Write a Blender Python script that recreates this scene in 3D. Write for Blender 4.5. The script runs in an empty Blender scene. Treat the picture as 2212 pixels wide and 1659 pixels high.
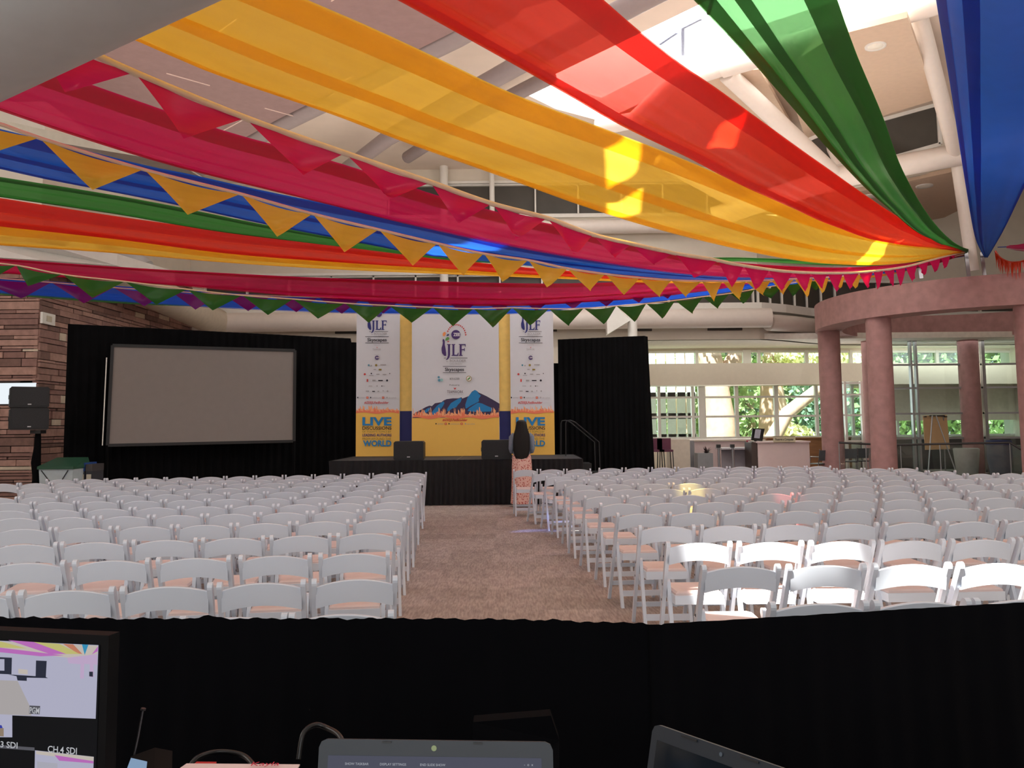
import bpy, math, random
import numpy as np
from mathutils import Vector, Matrix
from mathutils.geometry import tessellate_polygon

random.seed(7)
S = bpy.context.scene
COL = S.collection
PI = math.pi

# ------------------------------------------------------------------ camera
F, CX, CY, H = 1850.0, 1106.0, 760.0, 1.53
_p, _r = math.radians(4.87), 0.009
fw = Vector((0, math.cos(_p), math.sin(_p)))
_u0 = Vector((0, -math.sin(_p), math.cos(_p)))
rt = Vector((1, 0, 0)) * math.cos(_r) - _u0 * math.sin(_r)
up = _u0 * math.cos(_r) + Vector((1, 0, 0)) * math.sin(_r)
CAM = Vector((0, 0, H))
cd = bpy.data.cameras.new('camera'); cam = bpy.data.objects.new('camera', cd); COL.objects.link(cam)
m = Matrix((rt, up, -fw)).transposed().to_4x4(); m.translation = CAM
cam.matrix_world = m
cd.sensor_width = 36; cd.lens = F / 2212 * 36; cd.shift_y = -(829.5 - CY) / 2212
cd.clip_start = 0.05; cd.clip_end = 400
S.camera = cam

# ------------------------------------------------------------------ light
S.view_settings.view_transform = 'Standard'; S.view_settings.look = 'None'
S.view_settings.exposure = 0.0; S.view_settings.gamma = 1.0; S.view_settings.use_curve_mapping = False
W = bpy.data.worlds.new('sky'); S.world = W; W.use_nodes = True
wn = W.node_tree.nodes; wl = W.node_tree.links
bg = wn['Background']; bg.inputs[1].default_value = 1.9
tc = wn.new('ShaderNodeTexCoord'); sx = wn.new('ShaderNodeSeparateXYZ'); rp = wn.new('ShaderNodeValToRGB')
wl.new(tc.outputs['Generated'], sx.inputs[0]); wl.new(sx.outputs['Z'], rp.inputs[0]); wl.new(rp.outputs[0], bg.inputs[0])
rp.color_ramp.elements[0].color = (0.95, 0.97, 1, 1); rp.color_ramp.elements[1].color = (0.72, 0.86, 1, 1)
SUN = Vector((0.25, 0.45, -0.86)).normalized()
sd = bpy.data.lights.new('sun', 'SUN'); sd.energy = 28; sd.angle = 0.012; sd.color = (1, 0.96, 0.88)
so = bpy.data.objects.new('sun', sd); COL.objects.link(so); so.location = (0, -20, 40)
so.rotation_euler = SUN.to_track_quat('-Z', 'Y').to_euler()

def area(name, loc, direction, sx_, sy_, e, col):
    d = bpy.data.lights.new(name, 'AREA'); d.shape = 'RECTANGLE'; d.size = sx_; d.size_y = sy_; d.energy = e; d.color = col
    o = bpy.data.objects.new(name, d); COL.objects.link(o); o.location = loc
    o.rotation_euler = Vector(direction).to_track_quat('-Z', 'Y').to_euler()
    return o
# daylight entering by the roof lights over the hall and the reception windows, plus added fill lamps
area('roof_light_daylight', (-0.5, 9.0, 9.4), (0, 0, -1), 11, 14, 420, (1, 0.97, 0.95))
area('far_roof_light_daylight', (4.2, 17.8, 11.2), (0, 0.1, -1), 8, 5, 900, (1, 0.96, 0.9))
area('ceiling_fill', (0.5, 15, 6.7), (0, 0, 1), 19, 17, 820, (1, 0.88, 0.76))  # added fill to brighten the ceiling; no uplight fitting exists here
area('reception_fill', (10.5, 28.1, 4.08), (0, 0, -1), 13, 2, 75, (1, 0.95, 0.88))  # added fill lamp to lift the reception; no such fitting
area('side_room_fill', (15.2, 29.2, 4.0), (0, 0.8, -1), 5, 1.2, 90, (1, 0.96, 0.88))  # added fill so the blinds on the far right come out lighter
area('rear_fill', (-1.5, -7.2, 4.6), (0.05, 1, 0.06), 17, 7, 800, (0.9, 0.96, 1))  # added fill from behind for even light; no window is built there
area('left_fill', (-15.6, 9, 7.4), (1, 0.15, 0.3), 17, 3, 700, (1, 0.96, 0.93))  # added fill across the ceiling; the left wall has no window here
area('right_fill', (17.6, 8, 7.2), (-1, 0.3, 0.3), 17, 3, 800, (1, 0.94, 0.88))  # added fill across the ceiling from the right; that wall is blank
area('reception_window_daylight', (8, 29.3, 2.2), (-0.3, -1, 0.15), 10, 2.2, 110, (1, 0.97, 0.92))

# ------------------------------------------------------------------ pixel <-> place helpers
def ray(px, py): return fw + rt * ((px - CX) / F) + up * ((CY - py) / F)
def P(px, py, Y):
    d = ray(px, py); return CAM + d * (Y / d.y)
def PZ(px, py, z):
    d = ray(px, py); return CAM + d * ((z - H) / d.z)
def PX(px, py, X):
    d = ray(px, py); return CAM + d * (X / d.x)
def PL(px, py, A, B):
    d = ray(px, py); ex, ey = B[0] - A[0], B[1] - A[1]
    t = (A[0] * ey - A[1] * ex) / (d.x * ey - d.y * ex)
    return CAM + d * t

# ------------------------------------------------------------------ materials
def lin(c):
    return tuple(((v / 255) / 12.92 if v / 255 <= 0.04045 else ((v / 255 + 0.055) / 1.055) ** 2.4) for v in c) + (1,)
MATS = {}
def mat(name, rgb, rough=0.6, metal=0.0, var=0.06, scale=8, bump=0.0, emit=None, es=1.0, spec=0.5, stretch=None, rgb2=None):
    if name in MATS: return MATS[name]
    M = bpy.data.materials.new(name); M.use_nodes = True; n = M.node_tree.nodes; l = M.node_tree.links
    b = n['Principled BSDF']; b.inputs['Roughness'].default_value = rough; b.inputs['Metallic'].default_value = metal
    b.inputs['Specular IOR Level'].default_value = spec
    c = lin(rgb); t = n.new('ShaderNodeTexCoord'); mp = n.new('ShaderNodeMapping'); nz = n.new('ShaderNodeTexNoise')
    if stretch: mp.inputs['Scale'].default_value = stretch
    l.new(t.outputs['Object'], mp.inputs[0]); l.new(mp.outputs[0], nz.inputs['Vector'])
    nz.inputs['Scale'].default_value = scale; nz.inputs['Detail'].default_value = 4
    r = n.new('ShaderNodeValToRGB'); l.new(nz.outputs[0], r.inputs[0])
    c2 = lin(rgb2) if rgb2 else tuple(min(1, v * (1 + var)) for v in c[:3]) + (1,)
    r.color_ramp.elements[0].position = 0.3; r.color_ramp.elements[1].position = 0.7
    r.color_ramp.elements[0].color = tuple(v * (1 - var) for v in c[:3]) + (1,); r.color_ramp.elements[1].color = c2
    l.new(r.outputs[0], b.inputs['Base Color'])
    if emit:
        b.inputs['Emission Color'].default_value = lin(emit); b.inputs['Emission Strength'].default_value = es
    if bump:
        bp = n.new('ShaderNodeBump'); bp.inputs['Strength'].default_value = bump; bp.inputs['Distance'].default_value = 0.02
        l.new(nz.outputs[0], bp.inputs['Height']); l.new(bp.outputs[0], b.inputs['Normal'])
    MATS[name] = M; return M

def sheer(name, rgb, trans=0.22, gloss=0.10, mixt=0.6):
    """thin coloured voile: part of the light passes straight, part is scattered through, part reflected"""
    M = bpy.data.materials.new(name); M.use_nodes = True; n = M.node_tree.nodes; l = M.node_tree.links
    n.remove(n['Principled BSDF']); out = n['Material Output']
    c = lin(rgb); t = n.new('ShaderNodeTexCoord'); nz = n.new('ShaderNodeTexNoise'); mp = n.new('ShaderNodeMapping')
    mp.inputs['Scale'].default_value = (1.5, 1.5, 30); l.new(t.outputs['Object'], mp.inputs[0]); l.new(mp.outputs[0], nz.inputs['Vector'])
    nz.inputs['Scale'].default_value = 1.2; nz.inputs['Detail'].default_value = 3
    r = n.new('ShaderNodeValToRGB'); l.new(nz.outputs[0], r.inputs[0])
    r.color_ramp.elements[0].color = tuple(v * 0.88 for v in c[:3]) + (1,); r.color_ramp.elements[1].color = tuple(min(1, v * 1.1) for v in c[:3]) + (1,)
    df = n.new('ShaderNodeBsdfDiffuse'); tl = n.new('ShaderNodeBsdfTranslucent'); tr = n.new('ShaderNodeBsdfTransparent'); gl = n.new('ShaderNodeBsdfGlossy')
    l.new(r.outputs[0], df.inputs[0]); l.new(r.outputs[0], tl.inputs[0]); gl.inputs['Roughness'].default_value = 0.28
    tr.inputs[0].default_value = tuple(min(1, v * 1.15 + 0.12) for v in c[:3]) + (1,)
    m1 = n.new('ShaderNodeMixShader'); m1.inputs[0].default_value = mixt; l.new(df.outputs[0], m1.inputs[1]); l.new(tl.outputs[0], m1.inputs[2])
    m2 = n.new('ShaderNodeMixShader'); m2.inputs[0].default_value = gloss; l.new(m1.outputs[0], m2.inputs[1]); l.new(gl.outputs[0], m2.inputs[2])
    m3 = n.new('ShaderNodeMixShader'); m3.inputs[0].default_value = trans; l.new(m2.outputs[0], m3.inputs[1]); l.new(tr.outputs[0], m3.inputs[2])
    l.new(m3.outputs[0], out.inputs[0]); MATS[name] = M; return M

def glassm(name, tint=(235, 245, 245), refl=0.08):
    M = bpy.data.materials.new(name); M.use_nodes = True; n = M.node_tree.nodes; l = M.node_tree.links
    n.remove(n['Principled BSDF']); out = n['Material Output']
    tr = n.new('ShaderNodeBsdfTransparent'); tr.inputs[0].default_value = lin(tint)
    gl = n.new('ShaderNodeBsdfGlossy'); gl.inputs['Roughness'].default_value = 0.02
    nz = n.new('ShaderNodeTexNoise'); nz.inputs['Scale'].default_value = 0.6
    ma = n.new('ShaderNodeMath'); ma.operation = 'MULTIPLY'; ma.inputs[1].default_value = refl * 2; l.new(nz.outputs[0], ma.inputs[0])
    mx = n.new('ShaderNodeMixShader'); l.new(ma.outputs[0], mx.inputs[0]); l.new(tr.outputs[0], mx.inputs[1]); l.new(gl.outputs[0], mx.inputs[2])
    l.new(mx.outputs[0], out.inputs[0]); MATS[name] = M; return M

def glow(name, rgb, s=1.0):
    M = bpy.data.materials.new(name); M.use_nodes = True; n = M.node_tree.nodes
    b = n['Principled BSDF']; b.inputs['Base Color'].default_value = (0.004, 0.004, 0.004, 1); b.inputs['Roughness'].default_value = 0.7; b.inputs['Specular IOR Level'].default_value = 0.1
    b.inputs['Emission Color'].default_value = lin(rgb); b.inputs['Emission Strength'].default_value = s
    MATS[name] = M; return M

CREAM = mat('cream_plaster', (226, 218, 204), 0.8, var=0.03, scale=3)
CEIL = mat('ceiling_paint', (232, 216, 202), 0.85, var=0.03, scale=2)
PIPE = mat('white_pipe_paint', (232, 222, 214), 0.45, var=0.02)
BLOCK = mat('painted_block', (150, 123, 121), 0.9, var=0.05, scale=6, bump=0.35)
DUCT = mat('mauve_duct', (148, 134, 134), 0.5, var=0.03)
GREYBEAM = mat('grey_beam', (196, 200, 200), 0.5, var=0.03)
DARKGLASS = mat('dark_blind', (74, 70, 64), 0.55, var=0.12, scale=2)
WHITEFR = mat('white_frame', (236, 234, 228), 0.5, var=0.02)
ALU = mat('aluminium', (176, 180, 184), 0.35, 0.6, var=0.04)
PINK = mat('rose_concrete', (180, 138, 137), 0.85, var=0.12, scale=5, bump=0.25)
CHAIRW = mat('white_resin', (218, 226, 237), 0.4, var=0.015, scale=5)
PAD = mat('seat_pad', (226, 206, 203), 0.55, var=0.04, scale=9)
SCREW = mat('dark_screw', (40, 40, 44), 0.5)
BLACKC = mat('black_drape', (10, 10, 12), 0.95, var=0.3, scale=3, spec=0.1)
BLACKV = mat('black_velour', (5, 5, 8), 0.95, var=0.1, scale=4, spec=0.08)
BLACKP = mat('black_plastic', (26, 27, 29), 0.5, var=0.1)
STEEL = mat('steel', (150, 150, 155), 0.3, 0.8)
GLASS = glassm('window_glass')

# ------------------------------------------------------------------ mesh builder
class MB:
    def __init__(s): s.v = []; s.f = []; s.mi = []; s.cur = 0; s.sm = []; s.smooth = False
    def add(s, vs, fs):
        b = len(s.v); s.v += [tuple(v) for v in vs]
        for f in fs: s.f.append([b + i for i in f]); s.mi.append(s.cur); s.sm.append(s.smooth)
    def box(s, x0, x1, y0, y1, z0, z1, M=None):
        vs = [Vector((x, y, z)) for z in (z0, z1) for y in (y0, y1) for x in (x0, x1)]
        if M: vs = [M @ v for v in vs]
        s.add(vs, [(0, 2, 3, 1), (4, 5, 7, 6), (0, 1, 5, 4), (2, 6, 7, 3), (0, 4, 6, 2), (1, 3, 7, 5)])
    def bar(s, a, b, w, t, upv=(0, 0, 1)):
        a, b = Vector(a), Vector(b); d = (b - a).normalized(); u = Vector(upv)
        if abs(d.dot(u)) > 0.99: u = Vector((0, 1, 0))
        sd_ = d.cross(u).normalized(); uu = sd_.cross(d)
        vs = []
        for q in (a, b):
            for i, j in ((-1, -1), (1, -1), (1, 1), (-1, 1)): vs.append(q + sd_ * i * w / 2 + uu * j * t / 2)
        s.add(vs, [(3, 2, 1, 0), (4, 5, 6, 7), (0, 1, 5, 4), (1, 2, 6, 5), (2, 3, 7, 6), (3, 0, 4, 7)])
    def tube(s, path, r, seg=12, cap=True):
        path = [Vector(p) for p in path]; n = len(path)
        rr = r if isinstance(r, (list, tuple)) else [r] * n
        sm = s.smooth; s.smooth = True; ref = Vector((0, 0, 1)); vs = []
        for i, p in enumerate(path):
            d = (path[min(i + 1, n - 1)] - path[max(i - 1, 0)]).normalized()
            if abs(d.dot(ref)) > 0.95: ref = Vector((0, 1, 0)) if abs(d.y) < 0.9 else Vector((1, 0, 0))
            a = d.cross(ref).normalized(); b = a.cross(d); ref = b
            for k in range(seg):
                t = 2 * PI * k / seg; vs.append(p + (a * math.cos(t) + b * math.sin(t)) * rr[i])
        fs = [(i * seg + k, i * seg + (k + 1) % seg, (i + 1) * seg + (k + 1) % seg, (i + 1) * seg + k) for i in range(n - 1) for k in range(seg)]
        s.add(vs, fs); s.smooth = False
        if cap: 
            s.add(vs[:seg], [list(range(seg))[::-1]]); s.add(vs[-seg:], [list(range(seg))])
        s.smooth = sm
    def lathe(s, prof, c, seg=24, sx=1, sy=1):
        c = Vector(c); vs = []; n = len(prof); sm = s.smooth; s.smooth = True
        for r, z in prof:
            for k in range(seg):
                t = 2 * PI * k / seg; vs.append(c + Vector((r * sx * math.cos(t), r * sy * math.sin(t), z)))
        s.add(vs, [(i * seg + k, i * seg + (k + 1) % seg, (i + 1) * seg + (k + 1) % seg, (i + 1) * seg + k) for i in range(n - 1) for k in range(seg)])
        s.smooth = sm
    def prism(s, poly, d):
        """poly: 3D points of a planar outline, extruded by vector d"""
        n = len(poly); A = [Vector(p) for p in poly]; d = Vector(d)
        tri = tessellate_polygon([A])
        s.add(A + [p + d for p in A], [list(t) for t in tri] + [[i + n for i in t][::-1] for t in tri] + [(i, (i + 1) % n, (i + 1) % n + n, i + n) for i in range(n)])
    def flat(s, poly):
        A = [Vector(p) for p in poly]; s.add(A, [list(t) for t in tessellate_polygon([A])])
    def build(s, name, mats, parent=None, recalc=True):
        me = bpy.data.meshes.new(name); me.from_pydata(s.v, [], s.f)
        for q in (mats if isinstance(mats, (list, tuple)) else [mats]): me.materials.append(q)
        me.polygons.foreach_set('material_index', s.mi); me.polygons.foreach_set('use_smooth', s.sm)
        me.update()
        if recalc:
            import bmesh
            bm = bmesh.new(); bm.from_mesh(me); bmesh.ops.recalc_face_normals(bm, faces=bm.faces); bm.to_mesh(me); bm.free()
        o = bpy.data.objects.new(name, me); COL.objects.link(o)
        if parent: o.parent = parent
        return o
def tag(o, label=None, cat=None, group=None, kind=None):
    if label: o['label'] = label
    if cat: o['category'] = cat
    if group: o['group'] = group
    if kind: o['kind'] = kind
    return o
def empty(name, loc, label, cat, group=None, rz=0):
    o = bpy.data.objects.new(name, None); COL.objects.link(o); o.location = loc; o.rotation_euler = (0, 0, rz); o.empty_display_size = 0.1
    return tag(o, label, cat, group)
def wpart(root, mb, name, mats, **k):
    """part given in world coordinates under an unrotated empty"""
    o = mb.build(name, mats, root, **k); o.matrix_parent_inverse = Matrix.Translation(-Vector(root.location)); return o
def struct(o, label=None): o['kind'] = 'structure'; 
def st(mb, name, mats, label=None):
    o = mb.build(name, mats); o['kind'] = 'structure'
    if label: o['label'] = label; 
    return o
def crom(pts, n):
    """Catmull-Rom through pts (tuples), n samples"""
    pts = [Vector(p) for p in pts]; k = len(pts); out = []
    L = [0]
    for i in range(1, k): L.append(L[-1] + (pts[i] - pts[i - 1]).length)
    for j in range(n):
        t = L[-1] * j / (n - 1); i = 0
        while i < k - 2 and L[i + 1] < t: i += 1
        u = (t - L[i]) / max(1e-9, L[i + 1] - L[i])
        p0, p1, p2, p3 = pts[max(i - 1, 0)], pts[i], pts[i + 1], pts[min(i + 2, k - 1)]
        out.append(0.5 * ((2 * p1) + (p2 - p0) * u + (2 * p0 - 5 * p1 + 4 * p2 - p3) * u * u + (3 * p1 - p0 - 3 * p2 + p3) * u ** 3))
    return out

# ================================================================== SETTING
# floor: carpet of streaky tiles
def carpet():
    M = bpy.data.materials.new('carpet'); M.use_nodes = True; n = M.node_tree.nodes; l = M.node_tree.links; b = n['Principled BSDF']
    t = n.new('ShaderNodeTexCoord')
    def layer(sc, det, lo, hi, scale=1.0):
        mp = n.new('ShaderNodeMapping'); mp.inputs['Scale'].default_value = sc; nz = n.new('ShaderNodeTexNoise'); nz.inputs['Scale'].default_value = scale; nz.inputs['Detail'].default_value = det
        l.new(t.outputs['Object'], mp.inputs[0]); l.new(mp.outputs[0], nz.inputs['Vector'])
        r = n.new('ShaderNodeValToRGB'); r.color_ramp.elements[0].color = lo; r.color_ramp.elements[1].color = hi; r.color_ramp.elements[0].position = 0.36; r.color_ramp.elements[1].position = 0.62
        l.new(nz.outputs[0], r.inputs[0]); return r.outputs[0]
    # woven tiles half a metre wide, each with its own tint
    vo = n.new('ShaderNodeTexVoronoi'); vo.distance = 'CHEBYCHEV'; vo.inputs['Randomness'].default_value = 0.0; vo.inputs['Scale'].default_value = 2.0; l.new(t.outputs['Object'], vo.inputs['Vector'])
    hs = n.new('ShaderNodeSeparateColor'); l.new(vo.outputs['Color'], hs.inputs[0])
    rt_ = n.new('ShaderNodeValToRGB'); rt_.color_ramp.elements[0].color = lin((168, 157, 152)); rt_.color_ramp.elements[1].color = lin((184, 172, 168)); l.new(hs.outputs[0], rt_.inputs[0])
    def mul(a, b_, f):
        mx = n.new('ShaderNodeMix'); mx.data_type = 'RGBA'; mx.blend_type = 'MULTIPLY'; mx.inputs['Factor'].default_value = f; l.new(a, mx.inputs['A']); l.new(b_, mx.inputs['B']); return mx.outputs['Result']
    c = mul(rt_.outputs[0], layer((60, 7, 1), 3, (.66, .64, .62, 1), (1.05, 1.04, 1.02, 1)), .75)
    c = mul(c, layer((12, 3, 1), 4, (.8, .79, .78, 1), (1.1, 1.1, 1.08, 1)), .6)
    l.new(c, b.inputs['Base Color']); b.inputs['Roughness'].default_value = 0.92; b.inputs['Specular IOR Level'].default_value = 0.15
    return M
CARPET = carpet()
q = MB(); q.box(-16, 8.3, -8.2, 31.5, -0.25, 0); q.box(8.3, 18.2, -8.2, 18.9, -0.25, 0)
q.cur = 1; q.box(8.3, 18.2, 18.9, 31.5, -0.4, -0.14)
st(q, 'floor', [CARPET, mat('terrace_carpet', (120, 108, 102), 0.9)])

# sloped spots of sun enter through small roof lights: openings found from where the sun patches fall
RZ = 9.6
def hole(tx, ty, tz, hx, hy):
    t = (RZ - tz) / -SUN.z; cx_, cy_ = tx - SUN.x * t, ty - SUN.y * t
    return [(cx_ - hx, cy_ - hy), (cx_ + hx, cy_ - hy * 0.8), (cx_ + hx * 0.9, cy_ + hy), (cx_ - hx * 0.8, cy_ + hy * 0.9)]
SPOTS = []
def spot(px, py, Y, hx, hy): p = P(px, py, Y); SPOTS.append(hole(p.x, p.y, p.z, hx, hy))
def spot(px, py, eU, eL, f, hx, hy):
    """where the view ray meets the ribbon, f = share of the way between its upper and lower border"""
    a_, b_ = P(*eU), P(*eL); p = PL(px, py, (11.1, 20.5), (a_.x + (b_.x - a_.x) * f, a_.y + (b_.y - a_.y) * f)); SPOTS.append(hole(p.x, p.y, p.z, hx, hy))
SPOTS.append(hole(1.62, 5.12, 0.65, 0.62, 0.50))
SPOTS.append(hole(2.55, 4.60, 0.7, 0.95, 0.13))
YU, YL, RU, RL = (680, 0, 5.0), (287, 82, 5.4), (1301, 0, 5.1), (867, 0, 5.0)
spot(1345, 340, YU, YL, .2, .20, .34)
spot(1345, 437, YU, YL, .75, .20, .26)
spot(1885, 540, YU, YL, .5, .42, .42)
spot(1562, 255, RU, RL, .3, .15, .24)
spot(1010, 518, (85, 305, 7.2), (0, 357, 7.8), .3, .62, .17)
sky_open = [(1135, 203), (1175, 172), (1376, 75), (1531, 0), (1600, -50), (2000, -50), (2010, 10), (1830, 60), (1640, 118), (1545, 140), (1400, 215), (1300, 262), (1200, 235)]
sky_w = [PZ(a, b, RZ) for a, b in sky_open]
outer = [(-16, -8.2), (18.2, -8.2), (18.2, 29.4), (-16, 29.4)]
loops = [[Vector((x, y, RZ)) for x, y in outer], [Vector((p.x, p.y, RZ)) for p in sky_w]] + [[Vector((x, y, RZ)) for x, y in h] for h in SPOTS]
tri = tessellate_polygon(loops)
q = MB(); vv = [p for L_ in loops for p in L_]; q.add(vv, [list(t) for t in tri]); st(q, 'ceiling', CEIL)
# upstand of the big roof light, its glass and bars
q = MB(); n_ = len(sky_w)
q.add([p for p in sky_w] + [p + Vector((0, 0, 0.7)) for p in sky_w], [(i, (i + 1) % n_, (i + 1) % n_ + n_, i + n_) for i in range(n_)])
sk = st(q, 'window_1', WHITEFR)
g = MB(); g.flat([p + Vector((0, 0, 0.65)) for p in sky_w]); go = g.build('glass', sheer('milky_acrylic', (244, 248, 252), .02, .04, .9), sk)
b_ = MB()
for a, c in (((1340, 60), (1425, 5)), ((1475, 118), (1475, 60)), ((1475, 60), (1515, 40)), ((1425, 95), (1462, 70)), ((1530, 30), (1540, -10))):
    b_.bar(PZ(a[0], a[1], RZ + 0.5), PZ(c[0], c[1], RZ + 0.5), 0.07, 0.05)
b_.build('glazing_bar', mat('bar_grey', (90, 96, 120), 0.5), sk)

# painted block slab (higher, over the left part) with its joints
q = MB(); slab = [PZ(150, 330, 8.6), PZ(375, 385, 8.6), PZ(592, 262, 8.6), PZ(985, 66, 8.6), Vector((1.6, 13.2, 8.6)), Vector((-3, 10.5, 8.6)), Vector((-11, 14, 8.6))]
q.prism([(p.x, p.y, 8.6) for p in slab], (0, 0, 0.4)); sl = st(q, 'ceiling_slab', BLOCK)
j = MB(); rnd = random.Random(3)
for i in range(26):
    a0 = rnd.uniform(-9, 0); b0 = rnd.uniform(12.5, 20)
    dx, dy = (0.70, -0.71) if i % 2 else (0.71, 0.70)
    if b0 > 14.6 - a0 or b0 < 11.4 - a0*0.2: continue
    L_ = rnd.uniform(0.5, 1.6); j.bar((a0, b0, 8.595), (a0 + dx * L_, b0 + dy * L_, 8.595), 0.02, 0.02)
j.build('joint', mat('block_joint', (226, 200, 190), 0.9), sl)

# diagonal ducts below the ceiling
def pipe(name, pts, r, m_, seg=20): 
    q = MB(); q.tube(pts, r, seg); return st(q, name, m_)
pipe('trim_1', [PZ(1100, 5, 8.75), PZ(985, 72, 8.75), PZ(592, 270, 8.75), PZ(375, 392, 8.75), PZ(330, 420, 8.75)], 0.26, DUCT)
pipe('trim_2', [PZ(1500, -60, 8.8), PZ(1115, 143, 8.8), PZ(838, 298, 8.8), PZ(745, 368, 8.8)], 0.2, DUCT)
pipe('trim_3', [PZ(1190, 165, 9.2), PZ(1120, 200, 9.2), PZ(1000, 262, 9.2), PZ(880, 340, 9.2)], 0.17, DUCT)
q = MB()
for pts in ([PZ(1095, -5, 8.95), PZ(975, 62, 8.95), PZ(582, 255, 8.95), PZ(365, 378, 8.95)], [PZ(1095, 138, 9.0), PZ(828, 288, 9.0), PZ(735, 362, 9.0)]):
    q.tube(pts, 0.03, 6)
st(q, 'trim_4', SCREW)
# white structural pipes at the upper right
A1, A2, A3 = P(2120, -25, 15.2), P(1560, 145, 18), P(1380, 235, 19.3)
pipe('trim_5', [A1, A2], 0.24, PIPE)
pipe('trim_6', [A2, P(1455, 178, 18.6), P(1370, 260, 19.4), P(1290, 275, 19.8)], 0.2, PIPE)
J1, J2 = P(1800, 385, 21), P(2066, 335, 20.2)
pipe('trim_7', [P(1540, 470, 22), J1, J2, P(2240, 300, 19.7)], 0.27, PIPE)
pipe('trim_8', [P(1571, 160, 18.1), P(1800, 375, 20.9)], 0.2, PIPE)
pipe('trim_9', [P(1975, 0, 15.9), P(2000, 90, 17), P(2064, 330, 20.1)], 0.17, PIPE)
pipe('trim_10', [P(2066, 345, 20.4), P(2102, 585, 20.6)], 0.14, PIPE)
pipe('trim_11', [P(1420, 345, 21), P(1590, 440, 21.8)], 0.15, PIPE)
pipe('trim_12', [P(1775, 285, 22), P(1815, 360, 21.2)], 0.11, PIPE)
# tan ceiling panels with round lights
def panel(name, pts, z, m_):
    q = MB(); pp = [PZ(a, b, z) for a, b in pts]; q.prism(pp, (0, 0, 0.12)); return st(q, name, m_)
TAN = mat('tan_panel', (214, 190, 168), 0.85, var=0.03)
panel('ceiling_panel', [(1800, 78), (1960, 38), (2022, 215), (1870, 262), (1740, 300), (1690, 150)], 9.0, TAN)
panel('ceiling_panel', [(1480, 165), (1640, 150), (1720, 290), (1690, 330), (1560, 250)], 9.15, TAN)
panel('ceiling_panel', [(1780, 430), (2055, 372), (2080, 450), (2040, 470), (1880, 500), (1810, 470)], 8.0, TAN)
for (px, py, z, r, lab) in ((1891, 99, 9.0, 0.2, 'round white downlight in the tan panel right of the big roof light'), (1997, 401, 8.0, 0.22, 'right one of two round downlights below the horizontal white pipe'), (1880, 423, 8.0, 0.22, 'left one of two round downlights below the horizontal white pipe')):
    c = PZ(px, py, z); e = empty('ceiling_light', c, lab, 'ceiling light', 'round downlights in the ceiling')
    k = MB(); k.lathe([(r * 0.75, -0.015), (r, -0.03), (r * 1.02, 0.0)], (0, 0, 0), 28); k.build('frame', WHITEFR, e)
    k = MB(); k.smooth = True; k.lathe([(0.001, -0.045), (r * 0.45, -0.04), (r * 0.75, -0.015)], (0, 0, 0), 28); k.build('diffuser', mat('diffuser', (240, 236, 224), 0.4), e)

# ---------------- back wall in bands
BP = [(-12, 26.5), (7.7, 26.5), (8.6, 27.0), (9.7, 27.9), (10.9, 28.6), (14, 29.1), (18.2, 29.3)]
def strip(q, plan, z0, z1, off=0.0, thick=0.25):
    pl = [Vector((x, y + off, 0)) for x, y in plan]
    for a, b in zip(pl, pl[1:]):
        q.add([(a.x, a.y, z0), (b.x, b.y, z0), (b.x, b.y, z1), (a.x, a.y, z1), (a.x, a.y + thick, z0), (b.x, b.y + thick, z0), (b.x, b.y + thick, z1), (a.x, a.y + thick, z1)],
              [(0, 1, 2, 3), (5, 4, 7, 6), (0, 4, 5, 1), (3, 2, 6, 7), (0, 3, 7, 4), (1, 5, 6, 2)])
q = MB(); strip(q, BP, 4.12, 5.22); strip(q, BP, 6.22, 8.1); strip(q, BP, 9.12, 9.7)
strip(q, [(-12, 26.5), (-3.9, 26.5)], 8.1, 9.12); strip(q, [(8.6, 27.0), (9.7, 27.9), (10.9, 28.6), (14, 29.1), (18.2, 29.3)], 8.1, 9.12)
strip(q, [(-12, 26.5), (-9.6, 26.5)], 5.22, 6.22)
q.box(-12, 2.0, 26.5, 26.75, 0, 4.12)
st(q, 'wall_back', CREAM)
q = MB(); strip(q, BP, 4.96, 5.22, off=-0.35, thick=0.36); strip(q, BP, 6.22, 6.3, off=-0.08, thick=0.1); strip(q, BP[:2], 8.0, 8.1, off=-0.1, thick=0.12); strip(q, BP[:2], 9.12, 9.2, off=-0.08, thick=0.1)
st(q, 'trim_13', WHITEFR)
q = MB(); q.tube([(-9.0, 26.0, 4.72), (7.9, 26.0, 4.72)], 0.30, 20); q.tube([(7.9, 26.2, 4.6), (8.8, 26.7, 4.6), (9.9, 27.6, 4.6), (11, 28.2, 4.6), (14, 28.7, 4.6)], 0.26, 16); st(q, 'trim_14', PIPE)
q = MB(); q.tube([(-0.5, 26.1, 7.62), (6.4, 26.1, 7.62)], 0.22, 18); st(q, 'trim_15', PIPE)
q = MB(); q.tube([(-9.3, 18.2, 5.2), (-9.0, 26.0, 4.72)], 0.42, 18); st(q, 'trim_16', mat('shaded_pipe_paint', (200, 188, 170), 0.6))
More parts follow.
